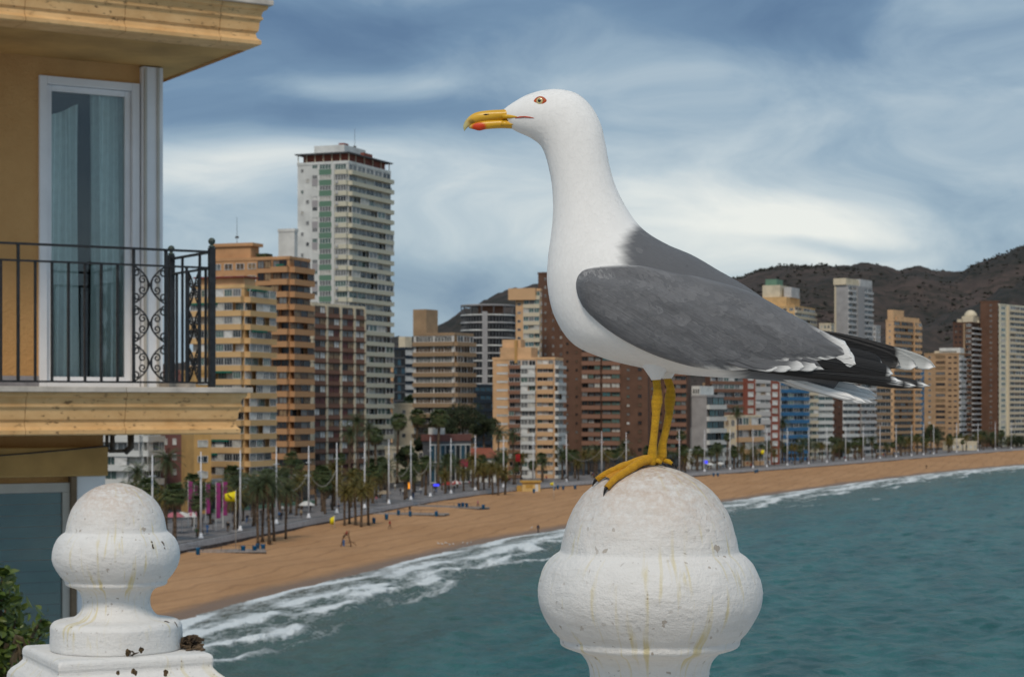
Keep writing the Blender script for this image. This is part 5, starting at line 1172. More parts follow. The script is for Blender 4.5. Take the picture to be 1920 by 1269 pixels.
B('apartment_tower', 'tan block with small scattered windows and a white balconied side', 1733, 1798, 1822, 1085, 664, 66, 'tan', [(.06, .25, 'win', dict(n=1, w=.4, h=.4, set='tower')), (.32, .62, 'win', dict(n=1, w=.9, h=.5, set='warm', fr='brown', mull=2)), (.66, .98, 'win', dict(n=2, w=.6, h=.3, set='dark', fr='brown'))], [(0, 1, 'bal', dict(m='ltgrey', n=3, d=1.3, ph=.42, set='pale', enc=.4))], extra=x_w)
def dome_on(root, p, r):
    MB().lathe([(r * math.cos(a), r * math.sin(a)) for a in np.linspace(0, 1.55, 9)], 18, p).build('roof_dome', WALLS['cream'], root, True)
def x_x(blk, mast, fl, fr, fh, n):
    blk('drum', 'cream', .35, .95, .1, .4, .7, 4.2); blk('lift_house', 'cream', .1, .4, .1, .4, .7, 2.6)
    q = fl.o + fl.u * fl.L * .65 - fl.n * fr.L * .25; dome_on(fl.root, Vector((q.x, q.y, 3 + fl.H + 4.2)), 3.6)
    for s in (.35, .8): q = fr.o + fr.u * fr.L * s - fr.n * 2.2; dome_on(fl.root, Vector((q.x, q.y, 3 + fl.H + .75)), 2.4)
B('apartment_tower', 'brown tower with pale domes on its roof', 1787, 1822, 1861, 1098, 606, 62, 'dkbrown', [(.05, .5, 'win', dict(n=2, w=.5, h=.4, set='dark', fr='brown')), (.56, .66, 'pier', dict(m='beige', d=.6)), (.7, 1, 'bal', dict(m='brown', n=2, set='dark'))], [(0, 1, 'bal', dict(m='ltgrey', n=4, d=1.3, ph=.26, set='dark', enc=.2, fr='dark'))], extra=x_x)
B('apartment_tower', 'red brown tower end between the domed tower and the cream grid tower', 1838, 1871, 1876, 1108, 566, 66, 'brown', [(.4, .8, 'win', dict(n=1, w=.3, h=.3, set='dark'))], [(0, 1, 'win', dict(n=2))])
B('apartment_tower', 'cream grid fronted tower at the right edge of the photo', 1873, 1875, 1985, 1106, 572, 52, 'ivory', (), [(0, .1, 'win', dict(n=1, w=.7, h=.5, set='greenw')), (.11, .13, 'pier', dict(m='cream', d=1.2)), (.14, .98, 'bal', dict(m='cream', n=9, d=1.0, ph=.36, set='dark', enc=.3))])
# --- low buildings on the promenade
B('glass_pavilion', 'low dark glass pavilion with a brown roof band behind the lamp posts', 793, 806, 882, 548, 832, 38, 'dkgrey', (), [(0, 1, 'band', dict(m='dkgrey', n=8, ph=.08, set='navy', fr='white', mull=0))], n=2, extra=lambda blk, mast, fl, fr, fh, n: (blk('roof_band', 'maroon', -.1, 1.1, -.03, 1.0, .76, 2.6), blk('roof_vault', 'white', .2, .8, .1, .4, 2.61, 4.4)))
def gable(name, label, px0, px1, D, ytop, yeave, m):
    a, b = at(px0, yeave, D), at(px1, yeave, D); h = at(px0, ytop, D).z; root = empty(name, ((a.x + b.x) / 2, D, 3)); tag(root, label, 'building'); dp = 12
    MB().prism([(a.x, D), (b.x, D), (b.x, D + dp), (a.x, D + dp)], 2.5, a.z).build('wall', WALLS[m], root)
    e = .7; vs_ = [(a.x - e, D - e, a.z), (b.x + e, D - e, a.z), (b.x + e, D + dp + e, a.z), (a.x - e, D + dp + e, a.z), (a.x + 1.5, D + dp / 2, h), (b.x - 1.5, D + dp / 2, h)]
    MB().add(vs_, [(0, 1, 5, 4), (1, 2, 5), (2, 3, 4, 5), (3, 0, 4), (3, 2, 1, 0)]).build('roof', WALLS['roofred'], root)
    f = Face(root, Vector((a.x, D, 0)), Vector((1, 0, 0)), b.x - a.x, Vector((0, -1, 0)), 3, a.z - 3, random.Random(int(px0)))
    k = max(2, int(f.L / 4))
    for i in range(k): f.win(f.L * (i + .25) / k, f.L * (i + .75) / k, 1, 2.6, 'dark')
gable('house', 'white house with a red tiled roof beside the light orange block', 868, 930, 570, 840, 858, 'white')
B('shop_row', 'low pale shop building between the white tower and the glass pavilion', 722, 735, 806, 575, 842, 45, 'cream', (), [(0, 1, 'win', dict(n=6, w=.6, h=.5, set='dark'))], n=2)
B('apartment_block', 'cream wall and terraces at the foot of the beige brown block', 736, 800, 800, 620, 760, 80, 'cream', [(.2, 1, 'win', dict(n=3, w=.4, h=.35, set='pale'))], (), n=6)
B('shop_row', 'white shop row at the foot of the grey and white block', 1288, 1294, 1392, 692, 846, 58, 'white', (), [(0, 1, 'win', dict(n=8, w=.75, h=.55, set='dark'))], n=2)
B('shop_row', 'shop row with dark fronts at the foot of the big brown block', 1050, 1056, 1290, 622, 866, 60, 'dkgrey', (), [(0, 1, 'win', dict(n=16, w=.8, h=.6, set='dark', fr='dark'))], n=1)
B('beach_restaurant', 'low pale beach restaurant at the far end of the promenade', 1768, 1776, 1832, 1000, 830, 20, 'cream', (), [(0, 1, 'win', dict(n=7, w=.5, h=.4, set='pale'))], n=1, extra=lambda blk, mast, fl, fr, fh, n: blk('step', 'cream', .2, .8, .1, .7, .76, 2.2))
B('shop_row', 'shop row with green awnings under the yellow and orange towers', 352, 392, 580, 402, 908, 68, 'ltgrey', [(0, 1, 'win', dict(n=3, set='dark'))], [(0, 1, 'bal', dict(m='green', n=12, d=1.6, ph=.12, set='dark', fr='dark', enc=0, awn=.8))], n=1)
# far filler towers seen between the front row
rf = random.Random(77)
FILL = [(745, 690, 'peach', 'peach filler block between the navy block and the white tower, far back'), (1330, 720, 'tan', 'far tan tower above the grey and white block'), (1360, 735, 'ltgrey', 'far light grey block left of the red brown tower'), (1500, 640, 'ivory', 'far ivory tower behind the blue balcony tower'), (1650, 700, 'beige', 'far beige tower behind the dark balconied block'), (1735, 690, 'blue', 'far slim block with blue panels behind the tan block'), (1700, 720, 'brown', 'far brown block behind the slim tan tower'), (1890, 640, 'peach', 'far peach tower behind the cream grid tower')]
for px, top, w, lab in FILL: B('far_block', lab, px - 12, px + 4, px + 22, 1180, top, 60, w, [(.05, .95, 'win', dict(n=3, w=.6, h=.5, set='dark'))], [(.02, .98, 'bal', dict(m=w, n=3, d=1, ph=.4, set='tower'))])
# ---------------------------------------------------------------- life on the promenade and the beach
def prom_Y(px):
    Yv = np.linspace(150, 1500, 3000); return float(Yv[np.argmin(np.abs(xp_of(Yv) / Yv - (px - 960) / F))])
def prom_pt(Y, inland, z=3.0):
    h = 4.0; t_ = Vector((float(xp_of(Y + h) - xp_of(Y - h)), 2 * h, 0)).normalized(); return Vector((float(xp_of(Y)), Y, z)) + Vector((-t_.y, t_.x, 0)) * inland
def px_of(p): return 960 + p.x / p.y * F
def sand_z(x, y):
    return float(np.interp(xs_of(y) - x, prof_x, prof_z))
def on_sand(px, py):
    D = 22.3 * F / (py - HY)
    for _ in range(6):
        x = (px - 960) / F * D; D = (HC - sand_z(x, D)) * F / (py - HY)
    x = (px - 960) / F * D; return Vector((x, D, sand_z(x, D)))
def clone(proto, loc, rz=0, sc=1.0, label=None, group=None):
    o = proto.copy(); COL.objects.link(o); o.location = loc; o.rotation_euler = (0, 0, rz); o.scale = (sc, sc, sc)
    for k, v in (('label', label), ('group', group)):
        if v: o[k] = v
    for ch in proto.children:
        c = ch.copy(); COL.objects.link(c); c.parent = o
        for g in ch.children:
            d = g.copy(); COL.objects.link(d); d.parent = c
    return o
class Proto:
    """keeps a prototype; the first placement uses it, later ones copy it"""
    def __init__(s, root): s.root = root; s.used = False
    def place(s, loc, rz=0, sc=1.0, label=None, group=None):
        if not s.used:
            s.used = True; o = s.root; o.location = loc; o.rotation_euler = (0, 0, rz); o.scale = (sc, sc, sc)
            if label: o['label'] = label
            if group: o['group'] = group
            return o
        return clone(s.root, loc, rz, sc, label, group)

# --- palms
TRUNK = mat('palm_trunk', (.125, .085, .055), .9, .4, 2.5, .6, 9)
def palm(H, kind, seed):
    rr = random.Random(seed); root = empty('palm_tree'); root['category'] = 'palm tree'
    n = 14; lean = rr.uniform(-.5, .5); pts = [Vector((lean * (i / n) ** 2, .3 * lean * math.sin(i / n * 3), H * i / n)) for i in range(n + 1)]
    MB().tube(pts, [(.34 if i == 0 else .24 - .05 * i / n) * (1 + .05 * (i % 2)) for i in range(n)] + [.30], 9).build('trunk', TRUNK, root, True)
    top = pts[-1]; cols = {'date': [(.034, .055, .022), (.055, .078, .030), (.075, .085, .035)], 'olive': [(.075, .075, .020), (.125, .10, .020), (.16, .115, .022)], 'fan': [(.034, .058, .020), (.060, .085, .028), (.085, .095, .03)]}[kind]
    cr = MB(); fr = 46 if kind != 'fan' else 52; Lf = {'date': 3.4, 'olive': 2.7, 'fan': 1.9}[kind]
    for k in range(fr):
        f = k / fr; az = k * 2.39996 + rr.uniform(-.2, .2); el = math.radians(86 - 135 * f ** .85 + rr.uniform(-9, 9)); L = Lf * rr.uniform(.82, 1.1) * (1 if f < .8 else .8)
        h = Vector((math.cos(az), math.sin(az), 0)); c = lerp3(cols[rr.randrange(2)], cols[2], rr.random() * .6); 
        if f > .84: c = lerp3(c, (.16, .10, .05), .75)
        P = []; p = top.copy(); e = el; m = 9
        for i in range(m): P.append(p.copy()); p = p + (h * math.cos(e) + Vector((0, 0, 1)) * math.sin(e)) * (L / (m - 1)); e -= .155 + .05 * (i / m)
        if kind == 'fan':
            d = (P[4] - P[0]).normalized(); tip = P[4]; s_ = d.cross(Vector((0, 0, 1))).normalized(); u_ = s_.cross(d)
            cr.tube([P[0], tip], .03, 3, 0, False, [c, c])
            for q in range(11):
                a = (q - 5) / 5 * 1.35; dr = (d * math.cos(a) + s_ * math.sin(a)); ln_ = .95 * rr.uniform(.85, 1.1); w = .075
                sd_ = dr.cross(u_).normalized() * w; e_ = tip + dr * ln_ - Vector((0, 0, .25 + .2 * rr.random()))
                cr.add([tip, tip + dr * ln_ * .55 + sd_, e_, tip + dr * ln_ * .55 - sd_], [(0, 1, 2, 3)], 0, [c] * 4)
            continue
        cr.tube(P, [.035 * (1 - .8 * i / m) for i in range(m)], 3, 0, False, [c] * m)
        for i in range(1, m):
            for sub in (0, .5):
                if i == m - 1 and sub: continue
                q = P[i] if not sub else (P[i] + P[i - 1]) / 2; d = (P[i] - P[i - 1]).normalized(); s_ = d.cross(Vector((0, 0, 1))).normalized()
                for sg in (-1, 1):
                    ln_ = .62 * (1 - .55 * abs(i / m - .45)) * rr.uniform(.8, 1.15) * Lf / 3.2; dr = (s_ * sg * .8 + d * .65 - Vector((0, 0, .30 + .25 * rr.random()))).normalized(); w = d * .055
                    cr.add([q - w, q + w, q + dr * ln_], [(0, 1, 2)], 0, [c, c, lerp3(c, cols[2], .3)])
    # ragged skirt and fruit stalks under the crown
    for k in range(16):
        a = rr.uniform(0, 6.28); d = Vector((math.cos(a), math.sin(a), 0)); b = top - Vector((0, 0, rr.uniform(.1, .9))); cr.add([b + d * .2, b + d * .75 - Vector((0, 0, .5)) + d.cross(Vector((0, 0, 1))) * .1, b + d * .6 - Vector((0, 0, 1.2))], [(0, 1, 2)], 0, [(.13, .085, .045)] * 3)
    cr.build('crown', tintmat('palm_leaf', .6, .3, 0, 10, (1, 1, 1), .2, 3), root, False, True)
    return Proto(root)
PALMS = {('date', 20): palm(18, 'date', 1), ('date', 11): palm(9.5, 'date', 2), ('date', 8): palm(6.5, 'date', 3), ('olive', 9): palm(6.6, 'olive', 4), ('olive', 7): palm(4.8, 'olive', 5), ('fan', 12): palm(10.6, 'fan', 6), ('fan', 7): palm(5.6, 'fan', 7), ('date', 15): palm(13.2, 'date', 8)}
PL_LIST = []      # (location, height, kind)
def palm_at(px, top, D, kind, sand=False, inland=None):
    X_ = (px - 960) / F * D; z = sand_z(X_, D) if sand else 3.0; PL_LIST.append((Vector((X_, D, z)), HC + (HY - top) / F * D - z, kind))
for px, top, D, k in [(255, 872, 360, 'date'), (308, 848, 372, 'date'), (672, 776, 452, 'date'), (690, 792, 447, 'date'), (706, 803, 470, 'fan'), (655, 800, 470, 'date'), (627, 856, 428, 'olive'), (765, 835, 515, 'fan'), (768, 742, 640, 'fan'), (782, 768, 600, 'fan'), (745, 776, 560, 'fan'), (822, 768, 545, 'fan'), (886, 842, 530, 'olive'), (934, 800, 545, 'date'), (963, 806, 552, 'date'), (545, 848, 400, 'fan'), (560, 862, 420, 'fan'), (525, 880, 390, 'date'), (640, 850, 450, 'fan'),
                     (1141, 842, 640, 'fan'), (1168, 827, 650, 'date'), (1277, 808, 675, 'fan'), (1317, 842, 690, 'fan'), (1363, 812, 705, 'fan'), (1383, 762, 712, 'date'), (1297, 856, 680, 'olive'), (1467, 784, 765, 'date'), (1455, 822, 770, 'fan'), (1395, 846, 715, 'olive'), (1410, 850, 720, 'olive'), (1425, 848, 728, 'date'), (1878, 806, 1075, 'fan'), (1801, 812, 1060, 'fan'), (1560, 818, 820, 'fan'), (1745, 796, 1000, 'fan')]: palm_at(px, top, D, k)
for px, top, D, k in [(484, 902, 333, 'date'), (492, 893, 338, 'date'), (505, 888, 334, 'date'), (514, 900, 340, 'date'), (536, 906, 345, 'date'), (646, 903, 383, 'olive'), (655, 897, 388, 'olive'), (667, 890, 384, 'olive'), (677, 900, 380, 'olive'), (691, 893, 386, 'olive'), (898, 866, 512, 'olive'), (908, 862, 515, 'olive'), (924, 858, 512, 'olive'), (934, 866, 510, 'olive'), (947, 870, 514, 'olive')]: palm_at(px, top, D, k, True)
rp = random.Random(21); Yq = 285.0
while Yq < 1150:
    for inl in (5, 13, 23):
        p = prom_pt(Yq + rp.uniform(-3, 3), inl + rp.uniform(-2.5, 2.5)); PL_LIST.append((p, rp.uniform(5.5, 9.5), rp.choice(['olive', 'date', 'fan', 'olive', 'fan'])))
    Yq += 7.0 + (Yq - 285) * .010
PL_LIST = [q for q in PL_LIST if 180 < px_of(q[0]) < 1990]
PL_LIST.sort(key=lambda q: px_of(q[0]))
cnt = {}
for p, h, kind in PL_LIST:
    key = min((k for k in PALMS if k[0] == kind), key=lambda k: abs(k[1] - h)); size = 'tall' if h > 12 else 'short' if h < 8 else 'mid-height'; word = {'date': 'feathery dark green', 'olive': 'yellowish olive', 'fan': 'round-headed fan'}[kind]
    k2 = (size, kind); cnt[k2] = cnt.get(k2, 0) + 1
    PALMS[key].place(p, rp.uniform(0, 6.28), h / key[1] * 1.02, f'{size} {word} palm, {ordinal(cnt[k2])} of its kind from the left along the beachfront', 'palms along the beachfront')
# --- broadleaf trees
def tree(px, py, D, rx, rz, label, seed, name='pine_tree'):
    rr = random.Random(seed); c = at(px, py, D); base = Vector((c.x, c.y, 3)); root = empty(name, base); tag(root, label, 'tree'); k = D / F; rx *= k; rz *= k
    H = c.z - 3; tb = MB(); tb.tube([base, base + Vector((.3, 0, H * .5)), Vector((c.x, c.y, c.z - rz * .2))], [.45, .35, .2], 8)
    lf = MB(); lobes = []
    for i in range(26):
        a, b = rr.uniform(0, 6.28), rr.uniform(-.7, 1); q = math.sqrt(max(0, 1 - b * b)); f = rr.uniform(.55, .95); lobes.append((c + Vector((math.cos(a) * q * rx * f, math.sin(a) * q * rx * f, b * rz * f)), rr.uniform(.22, .38) * rx))
    for p, r_ in lobes[:9]: tb.tube([Vector((c.x, c.y, c.z - rz * .5)), (p + c) / 2, p], [.18, .12, .05], 6)
    for p, r_ in lobes:
        col = lerp3((.014, .022, .010), (.038, .048, .020), rr.random())
        for j in range(150):
            d = Vector((rr.gauss(0, 1), rr.gauss(0, 1), rr.gauss(0, 1))).normalized() * r_ * rr.uniform(.55, 1.08); q = p + d; a = Vector((rr.uniform(-1, 1), rr.uniform(-1, 1), rr.uniform(-1, 1))).normalized(); b = a.orthogonal().normalized(); s = .30
            lf.add([q + a * s, q + b * s * .5, q - a * s, q - b * s * .5], [(0, 1, 2, 3)], 0, [col] * 4)
    tb.build('trunk', TRUNK, root); lf.build('crown', tintmat('pine_leaf', .7, .2, 0, 10, (1, 1, 1), .25, 1.5), root, False, True)
for i, a in enumerate([(828, 800, 575, 30, 26, 'dark green pine at the left of the clump below the beige block'), (868, 788, 590, 42, 30, 'largest dark green pine below the round tower'), (906, 800, 580, 26, 24, 'dark green pine at the right of the clump, beside the light orange block'), (764, 858, 540, 20, 20, 'bushy green tree in front of the low pale shops'), (795, 832, 560, 20, 16, 'small dark tree between the shops and the glass pavilion'), (1745, 815, 1010, 26, 14, 'wide dark spreading tree near the far beach restaurant'), (1700, 838, 990, 22, 12, 'dark bushy tree in front of the slim tan tower'), (1850, 826, 1060, 30, 9, 'low dark tree right of the far beach restaurant'), (1905, 828, 1070, 26, 9, 'low dark tree at the right edge of the far promenade'), (1575, 838, 860, 24, 14, 'brownish dark tree below the gull tail')]): tree(*a, seed=40 + i)
# --- lamp posts
def lamp():
    root = empty('street_lamp'); root['category'] = 'street lamp'; w = mat('lamp_white', (.66, .67, .70), .4, .05, 2); H = 14.0
    MB().lathe([(.42, 0), (.42, .25), (.28, .35), (.22, .9)], 14).build('base', w, root, True)
    MB().tube([(0, 0, .9), (0, 0, H * .6), (0, 0, H)], [.19, .14, .07], 12).build('pole', w, root, True)
    MB().tube([(-1.0, 0, H * .775), (1.0, 0, H * .775)], .05, 8).build('crossarm', w, root, True)
    for s in (-1, 1):
        mb = MB(); mb.box((s * 1.05, 0, H * .775 - .06), (.65, .32, .14)); mb.build('lamp_head', mat('lamp_grey', (.45, .46, .48), .4, .1, 2), root, bevel=.03)
    return Proto(root)
LAMP = lamp(); LPX = [305, 394, 467, 534, 594, 646, 697, 742, 783, 819, 857, 902, 954, 1010, 1072, 1137, 1183, 1282, 1329, 1377, 1420, 1446, 1484, 1524, 1558, 1593, 1626, 1657, 1687, 1716, 1738, 1757, 1800, 1840, 1872, 1902]
lamp_pts = []
for i, px in enumerate(LPX):
    Y = prom_Y(px); p = prom_pt(Y, 1.6); lamp_pts.append(p); LAMP.place(p, math.atan2(float(xp_of(Y + 5) - xp_of(Y - 5)), -10) + 1.57, 1.0 + .02 * math.sin(i * 3), f'tall white street lamp with two heads, {ordinal(i + 1)} from the left along the promenade', 'street lamps along the promenade')
# festoons of bulbs hung across the promenade
bulb = mat('festoon_bulb', (.34, .32, .28), .4, .1, 2)
for i, k in enumerate([3, 4, 7, 8, 14, 15]):
    a, b = lamp_pts[k], lamp_pts[k + 1]; mb = MB(); za, sag = 9.0, 3.2; P = [a.lerp(b, f) + Vector((0, 0, za - sag * 4 * f * (1 - f))) for f in np.linspace(0, 1, 25)]
    mb.tube(P, .03, 5)
    for q in P[1:-1]: mb.box(q - Vector((0, 0, .12)), (.13, .13, .16))
    o = mb.build('festoon', bulb); tag(o, f'sagging string of pale bulbs between lamp posts, {ordinal(i + 1)} from the left', 'festoon', 'bulb strings between the lamps')
# --- people
def person_mesh(pose):
    J = {'pelvis': (0, 0, .95), 'waist': (0, 0, 1.10), 'chest': (0, .0, 1.34), 'neck': (0, 0, 1.50), 'head': (0, -.02, 1.62), 'crown': (0, -.01, 1.73)}
    s = {'walk': .30, 'stand': .03, 'stride': .38, 'sit': 0}[pose]
    for sd, q in (('l', 1), ('r', -1)):
        f = s * q; J['hip' + sd] = (.09 * q, 0, .90); J['shoulder' + sd] = (.18 * q, 0, 1.43)
        if pose == 'sit': J['knee' + sd] = (.10 * q, -.42, .88); J['ankle' + sd] = (.10 * q, -.46, .46); J['toe' + sd] = (.10 * q, -.62, .42); J['elbow' + sd] = (.22 * q, -.10, 1.16); J['hand' + sd] = (.16 * q, -.36, 1.02)
        else:
            J['knee' + sd] = (.095 * q, -f * .55 - .03, .50); J['ankle' + sd] = (.10 * q, -f * .9 + (.08 if f < 0 else 0), .09 + (.05 if f < -.1 else 0)); J['toe' + sd] = (.105 * q, -f * .9 - .15, .04); J['elbow' + sd] = (.23 * q, f * .35 + .02, 1.16); J['hand' + sd] = (.22 * q, f * .6 - .10, .92)
    E = [('pelvis', 'waist'), ('waist', 'chest'), ('chest', 'neck'), ('neck', 'head'), ('head', 'crown')]
    for sd in 'lr': E += [('pelvis', 'hip' + sd), ('hip' + sd, 'knee' + sd), ('knee' + sd, 'ankle' + sd), ('ankle' + sd, 'toe' + sd), ('chest', 'shoulder' + sd), ('shoulder' + sd, 'elbow' + sd), ('elbow' + sd, 'hand' + sd)]
    rad = {'pelvis': .15, 'waist': .14, 'chest': .165, 'neck': .06, 'head': .095, 'crown': .07, 'hip': .105, 'knee': .065, 'ankle': .05, 'toe': .045, 'shoulder': .075, 'elbow': .052, 'hand': .045}
    names = list(J); me = bpy.data.meshes.new('figure'); me.from_pydata([J[k] for k in names], [(names.index(a), names.index(b)) for a, b in E], [])
    o = bpy.data.objects.new('figure', me); COL.objects.link(o); md = o.modifiers.new('k', 'SKIN'); md.use_smooth_shade = True
    for i, k in enumerate(names):
        r_ = rad[k[:-1] if k[-1] in 'lr' and k[:-1] in rad else k]; sv = me.skin_vertices[0].data[i]; sv.radius = (r_, r_ * (.8 if k in ('chest', 'pelvis', 'waist') else 1)); sv.use_root = k == 'pelvis'
    o.modifiers.new('s', 'SUBSURF').levels = 1
    bpy.context.view_layer.update(); out = bpy.data.meshes.new_from_object(o.evaluated_get(bpy.context.evaluated_depsgraph_get())); bpy.data.objects.remove(o)
    idx = []
    for p in out.polygons:
        c = p.center; hand = min((c - Vector(J['handl'])).length, (c - Vector(J['handr'])).length) < .07
        if c.z > 1.51: m = 3 if (c.z > 1.66 or c.y > .02) else 0
        elif hand: m = 0
        elif (c.z < .10 and pose != 'sit') or (pose == 'sit' and c.y < -.5 and c.z < .5): m = 4
        elif c.z < .97 and abs(c.x) < .19 : m = 2
        else: m = 1
        idx.append(m)
    out.materials.clear()
    return out, idx
SKINM = mat('skin', (.42, .25, .17), .6, .08, 5); SHOE = mat('shoe', (.03, .03, .03), .6, .2, 5)
CL = {n_: mat('cloth_' + n_, c_, .85, .15, 6) for n_, c_ in {'black': (.015, .015, .017), 'navy': (.022, .028, .055), 'grey': (.12, .12, .125), 'white': (.60, .60, .58), 'red': (.30, .03, .025), 'brown': (.10, .06, .035), 'blue': (.04, .11, .26), 'beige': (.36, .28, .19), 'pink': (.42, .14, .17), 'green': (.05, .09, .045)}.items()}
HAIRM = {'dark': mat('hair_dark', (.02, .014, .010), .7, .2, 20), 'grey': mat('hair_grey', (.28, .27, .26), .7, .2, 20), 'fair': mat('hair_fair', (.25, .16, .07), .7, .2, 20)}
POSES = {k: person_mesh(k) for k in ('walk', 'stand', 'stride', 'sit')}; PMESH = {}
def person(loc, rz, pose, top, bottom, hair, label, group=None, sc=1.0):
    k = (pose, top, bottom, hair)
    if k not in PMESH:
        me = POSES[pose][0].copy(); me.name = 'person'
        for m in (SKINM, CL[top], CL[bottom], HAIRM[hair], SHOE): me.materials.append(m)
        me.polygons.foreach_set('material_index', POSES[pose][1]); me.polygons.foreach_set('use_smooth', [True] * len(me.polygons)); PMESH[k] = me
    o = bpy.data.objects.new('person', PMESH[k]); COL.objects.link(o); o.location = loc; o.rotation_euler = (0, 0, rz); o.scale = (sc,) * 3
    tag(o, label, 'person', group); return o
rq = random.Random(8); crowd = []
for i in range(150):
    Y = 292 + 640 * rq.random() ** 1.5; p = prom_pt(Y, rq.uniform(1.5, 15) if rq.random() < .8 else rq.uniform(14, 24)); crowd.append(p)
    if rq.random() < .45: crowd.append(p + Vector((rq.uniform(-.5, .5), rq.uniform(.5, .9), 0)))
crowd = sorted((p for p in crowd if 330 < px_of(p) < 1800), key=px_of); cn = {}
for p in crowd:
    t_ = rq.choice(['black', 'black', 'navy', 'navy', 'grey', 'grey', 'brown', 'black', 'white', 'red', 'blue', 'beige', 'pink', 'green']); b_ = rq.choice(['black', 'navy', 'grey', 'brown', 'navy', 'blue', 'beige']); po = rq.choice(['walk', 'walk', 'stride', 'stand']); hr = rq.choice(['dark', 'dark', 'grey', 'fair'])
    k = (t_, b_); cn[k] = cn.get(k, 0) + 1
    verb = {'walk': 'walking', 'stride': 'striding', 'stand': 'standing'}[po]
    person(p, rq.choice([0, 3.14]) + rq.uniform(-.5, .5) - .25, po, t_, b_, hr, f'person in {t_} top and {b_} trousers {verb}, {ordinal(cn[k])} so dressed from the left', 'people strolling on the promenade', rq.uniform(.92, 1.06))
person(on_sand(731, 991), 1.8, 'walk', 'red', 'brown', 'dark', 'person in a dark red jacket walking alone on the sand')
person(on_sand(1009, 999), 2.6, 'walk', 'navy', 'black', 'dark', 'person in dark clothes walking at the water edge left of the big finial')
person(on_sand(1737, 879), .4, 'stand', 'black', 'black', 'dark', 'lone dark clothed person on the far sand at the right')
person(on_sand(768, 963) + Vector((.0, .8, 0)), .6, 'stand', 'black', 'grey', 'dark', 'person in black standing beside a blue bin at the walkway end'); person(on_sand(896, 951), 1.0, 'walk', 'pink', 'navy', 'fair', 'person in a pink top by the third walkway')
# --- lifeguard chair with its keeper
def guard_chair():
    b = on_sand(649, 1023); root = empty('lifeguard_chair', b); tag(root, 'tall wooden lifeguard chair with a ramp standing on the sand', 'lifeguard chair'); w = mat('chair_wood', (.16, .085, .045), .8, .25, 6); root_l = b
    for sx in (-1, 1):
        for sy in (-1, 1): MB().tube([b + Vector((sx * .85, sy * .75, -.1)), b + Vector((sx * .42, sy * .38, 1.75))], .06, 6).build('leg', w, root)
    MB().box(b + Vector((0, 0, 1.78)), (1.0, .95, .08)).build('seat', w, root); MB().box(b + Vector((.45, 0, 2.2)), (.07, .9, .75)).build('backrest', w, root)
    for s in (-1, 1): MB().box(b + Vector((0, s * .44, 2.08)), (.85, .06, .07)).build('armrest', w, root)
    for z in (.5, .95, 1.4): MB().box(b + Vector((0, -.75 + .2 * z, z)), (1.3 - .3 * z, .06, .07)).build('rung', w, root)
    MB().tube([b + Vector((1.75, 0, .05)), b + Vector((.6, 0, .95))], .06, 6).build('ramp_rail', w, root); MB().box(b + Vector((.9, 0, .62)), (1.3, .5, .06)).build('step_board', w, root)
    MB().box(b + Vector((-.35, -.6, .55)), (.35, .12, 1.0)).build('notice_board', CL['blue'], root)
    person(b + Vector((.12, 0, 1.82 - .84)), -1.2, 'sit', 'red', 'black', 'dark', 'lifeguard in red sitting on the wooden chair')
guard_chair()
# --- bins
def bin_():
    root = empty('litter_bin'); root['category'] = 'bin'; m = mat('bin_blue', (.008, .115, .26), .45, .15, 3)
    MB().lathe([(.25, .06), (.29, .1), (.33, .95), (.35, .98), (.35, 1.04), (.30, 1.04)], 14).build('tub', m, root, True); MB().lathe([(.05, 1.041), (.30, 1.041), (.30, 1.06), (.05, 1.06)], 14).build('lid', m, root); MB().tube([(.0, .33, 0), (.0, .37, 1.2)], .035, 6).build('post', FRAMEM['dark'], root)
    return Proto(root)
BIN = bin_()
for i, (x, y) in enumerate(sorted([(371, 1040), (456, 1036), (477, 1036), (483, 1032), (493, 1033), (701, 981), (725, 974), (747, 966), (769, 968), (818, 968), (861, 952), (868, 951), (875, 952), (906, 955), (1001, 924), (1039, 919), (1046, 917), (1056, 918), (1078, 917), (1338, 893), (1346, 893), (1416, 887), (1420, 886), (1532, 874), (1548, 873)])):
    BIN.place(on_sand(x, y), i * 1.3, 1.05, f'blue litter bin on the sand, {ordinal(i + 1)} from the left', 'blue bins on the beach')
# --- wooden walkways onto the sand
def walkway(px0, py0, px1, py1, label):
    a, b = on_sand(px0, py0), on_sand(px1, py1); d = b - a; d.z = 0; L = d.length; d.normalize(); n_ = Vector((-d.y, d.x, 0)); root = empty('beach_walkway', a); tag(root, label, 'walkway', 'walkways down to the sand'); dk = mat('walkway_deck', (.075, .062, .058), .85, .3, 2); M = Matrix((d, n_, Vector((0, 0, 1)))).transposed().to_4x4(); z = min(a.z, b.z) + .28; c = (a + b) / 2
    MB().box(Vector((c.x, c.y, z - .3)), (L, 4.2, .6), 0, M).build('deck', dk, root)
    for k, s in enumerate((-1, 1)):
        MB().box(Vector((c.x, c.y, z + .12)) + n_ * s * 2.0, (L, .3, .24), 0, M).build('kerb', mat('walkway_kerb', (.30, .28, .27), .7, .15, 2), root)
    for q in np.linspace(.1, .9, 5): MB().box(a.lerp(b, q) * 1.0 + n_ * -1.9 + Vector((0, 0, z - a.lerp(b, q).z + .55)), (.07, .07, 1.1)).build('rail_post', FRAMEM['dark'], root)
    MB().box(Vector((c.x, c.y, z + 1.1)) - n_ * 1.9, (L * .8, .05, .06), 0, M).build('handrail', FRAMEM['dark'], root)
walkway(330, 1034, 498, 1036, 'nearest dark walkway onto the sand, beside the small finial'); walkway(690, 962, 838, 967, 'middle dark walkway onto the sand, right of the lifeguard chair'); walkway(752, 947, 908, 955, 'farthest dark walkway ending at a blue bin')
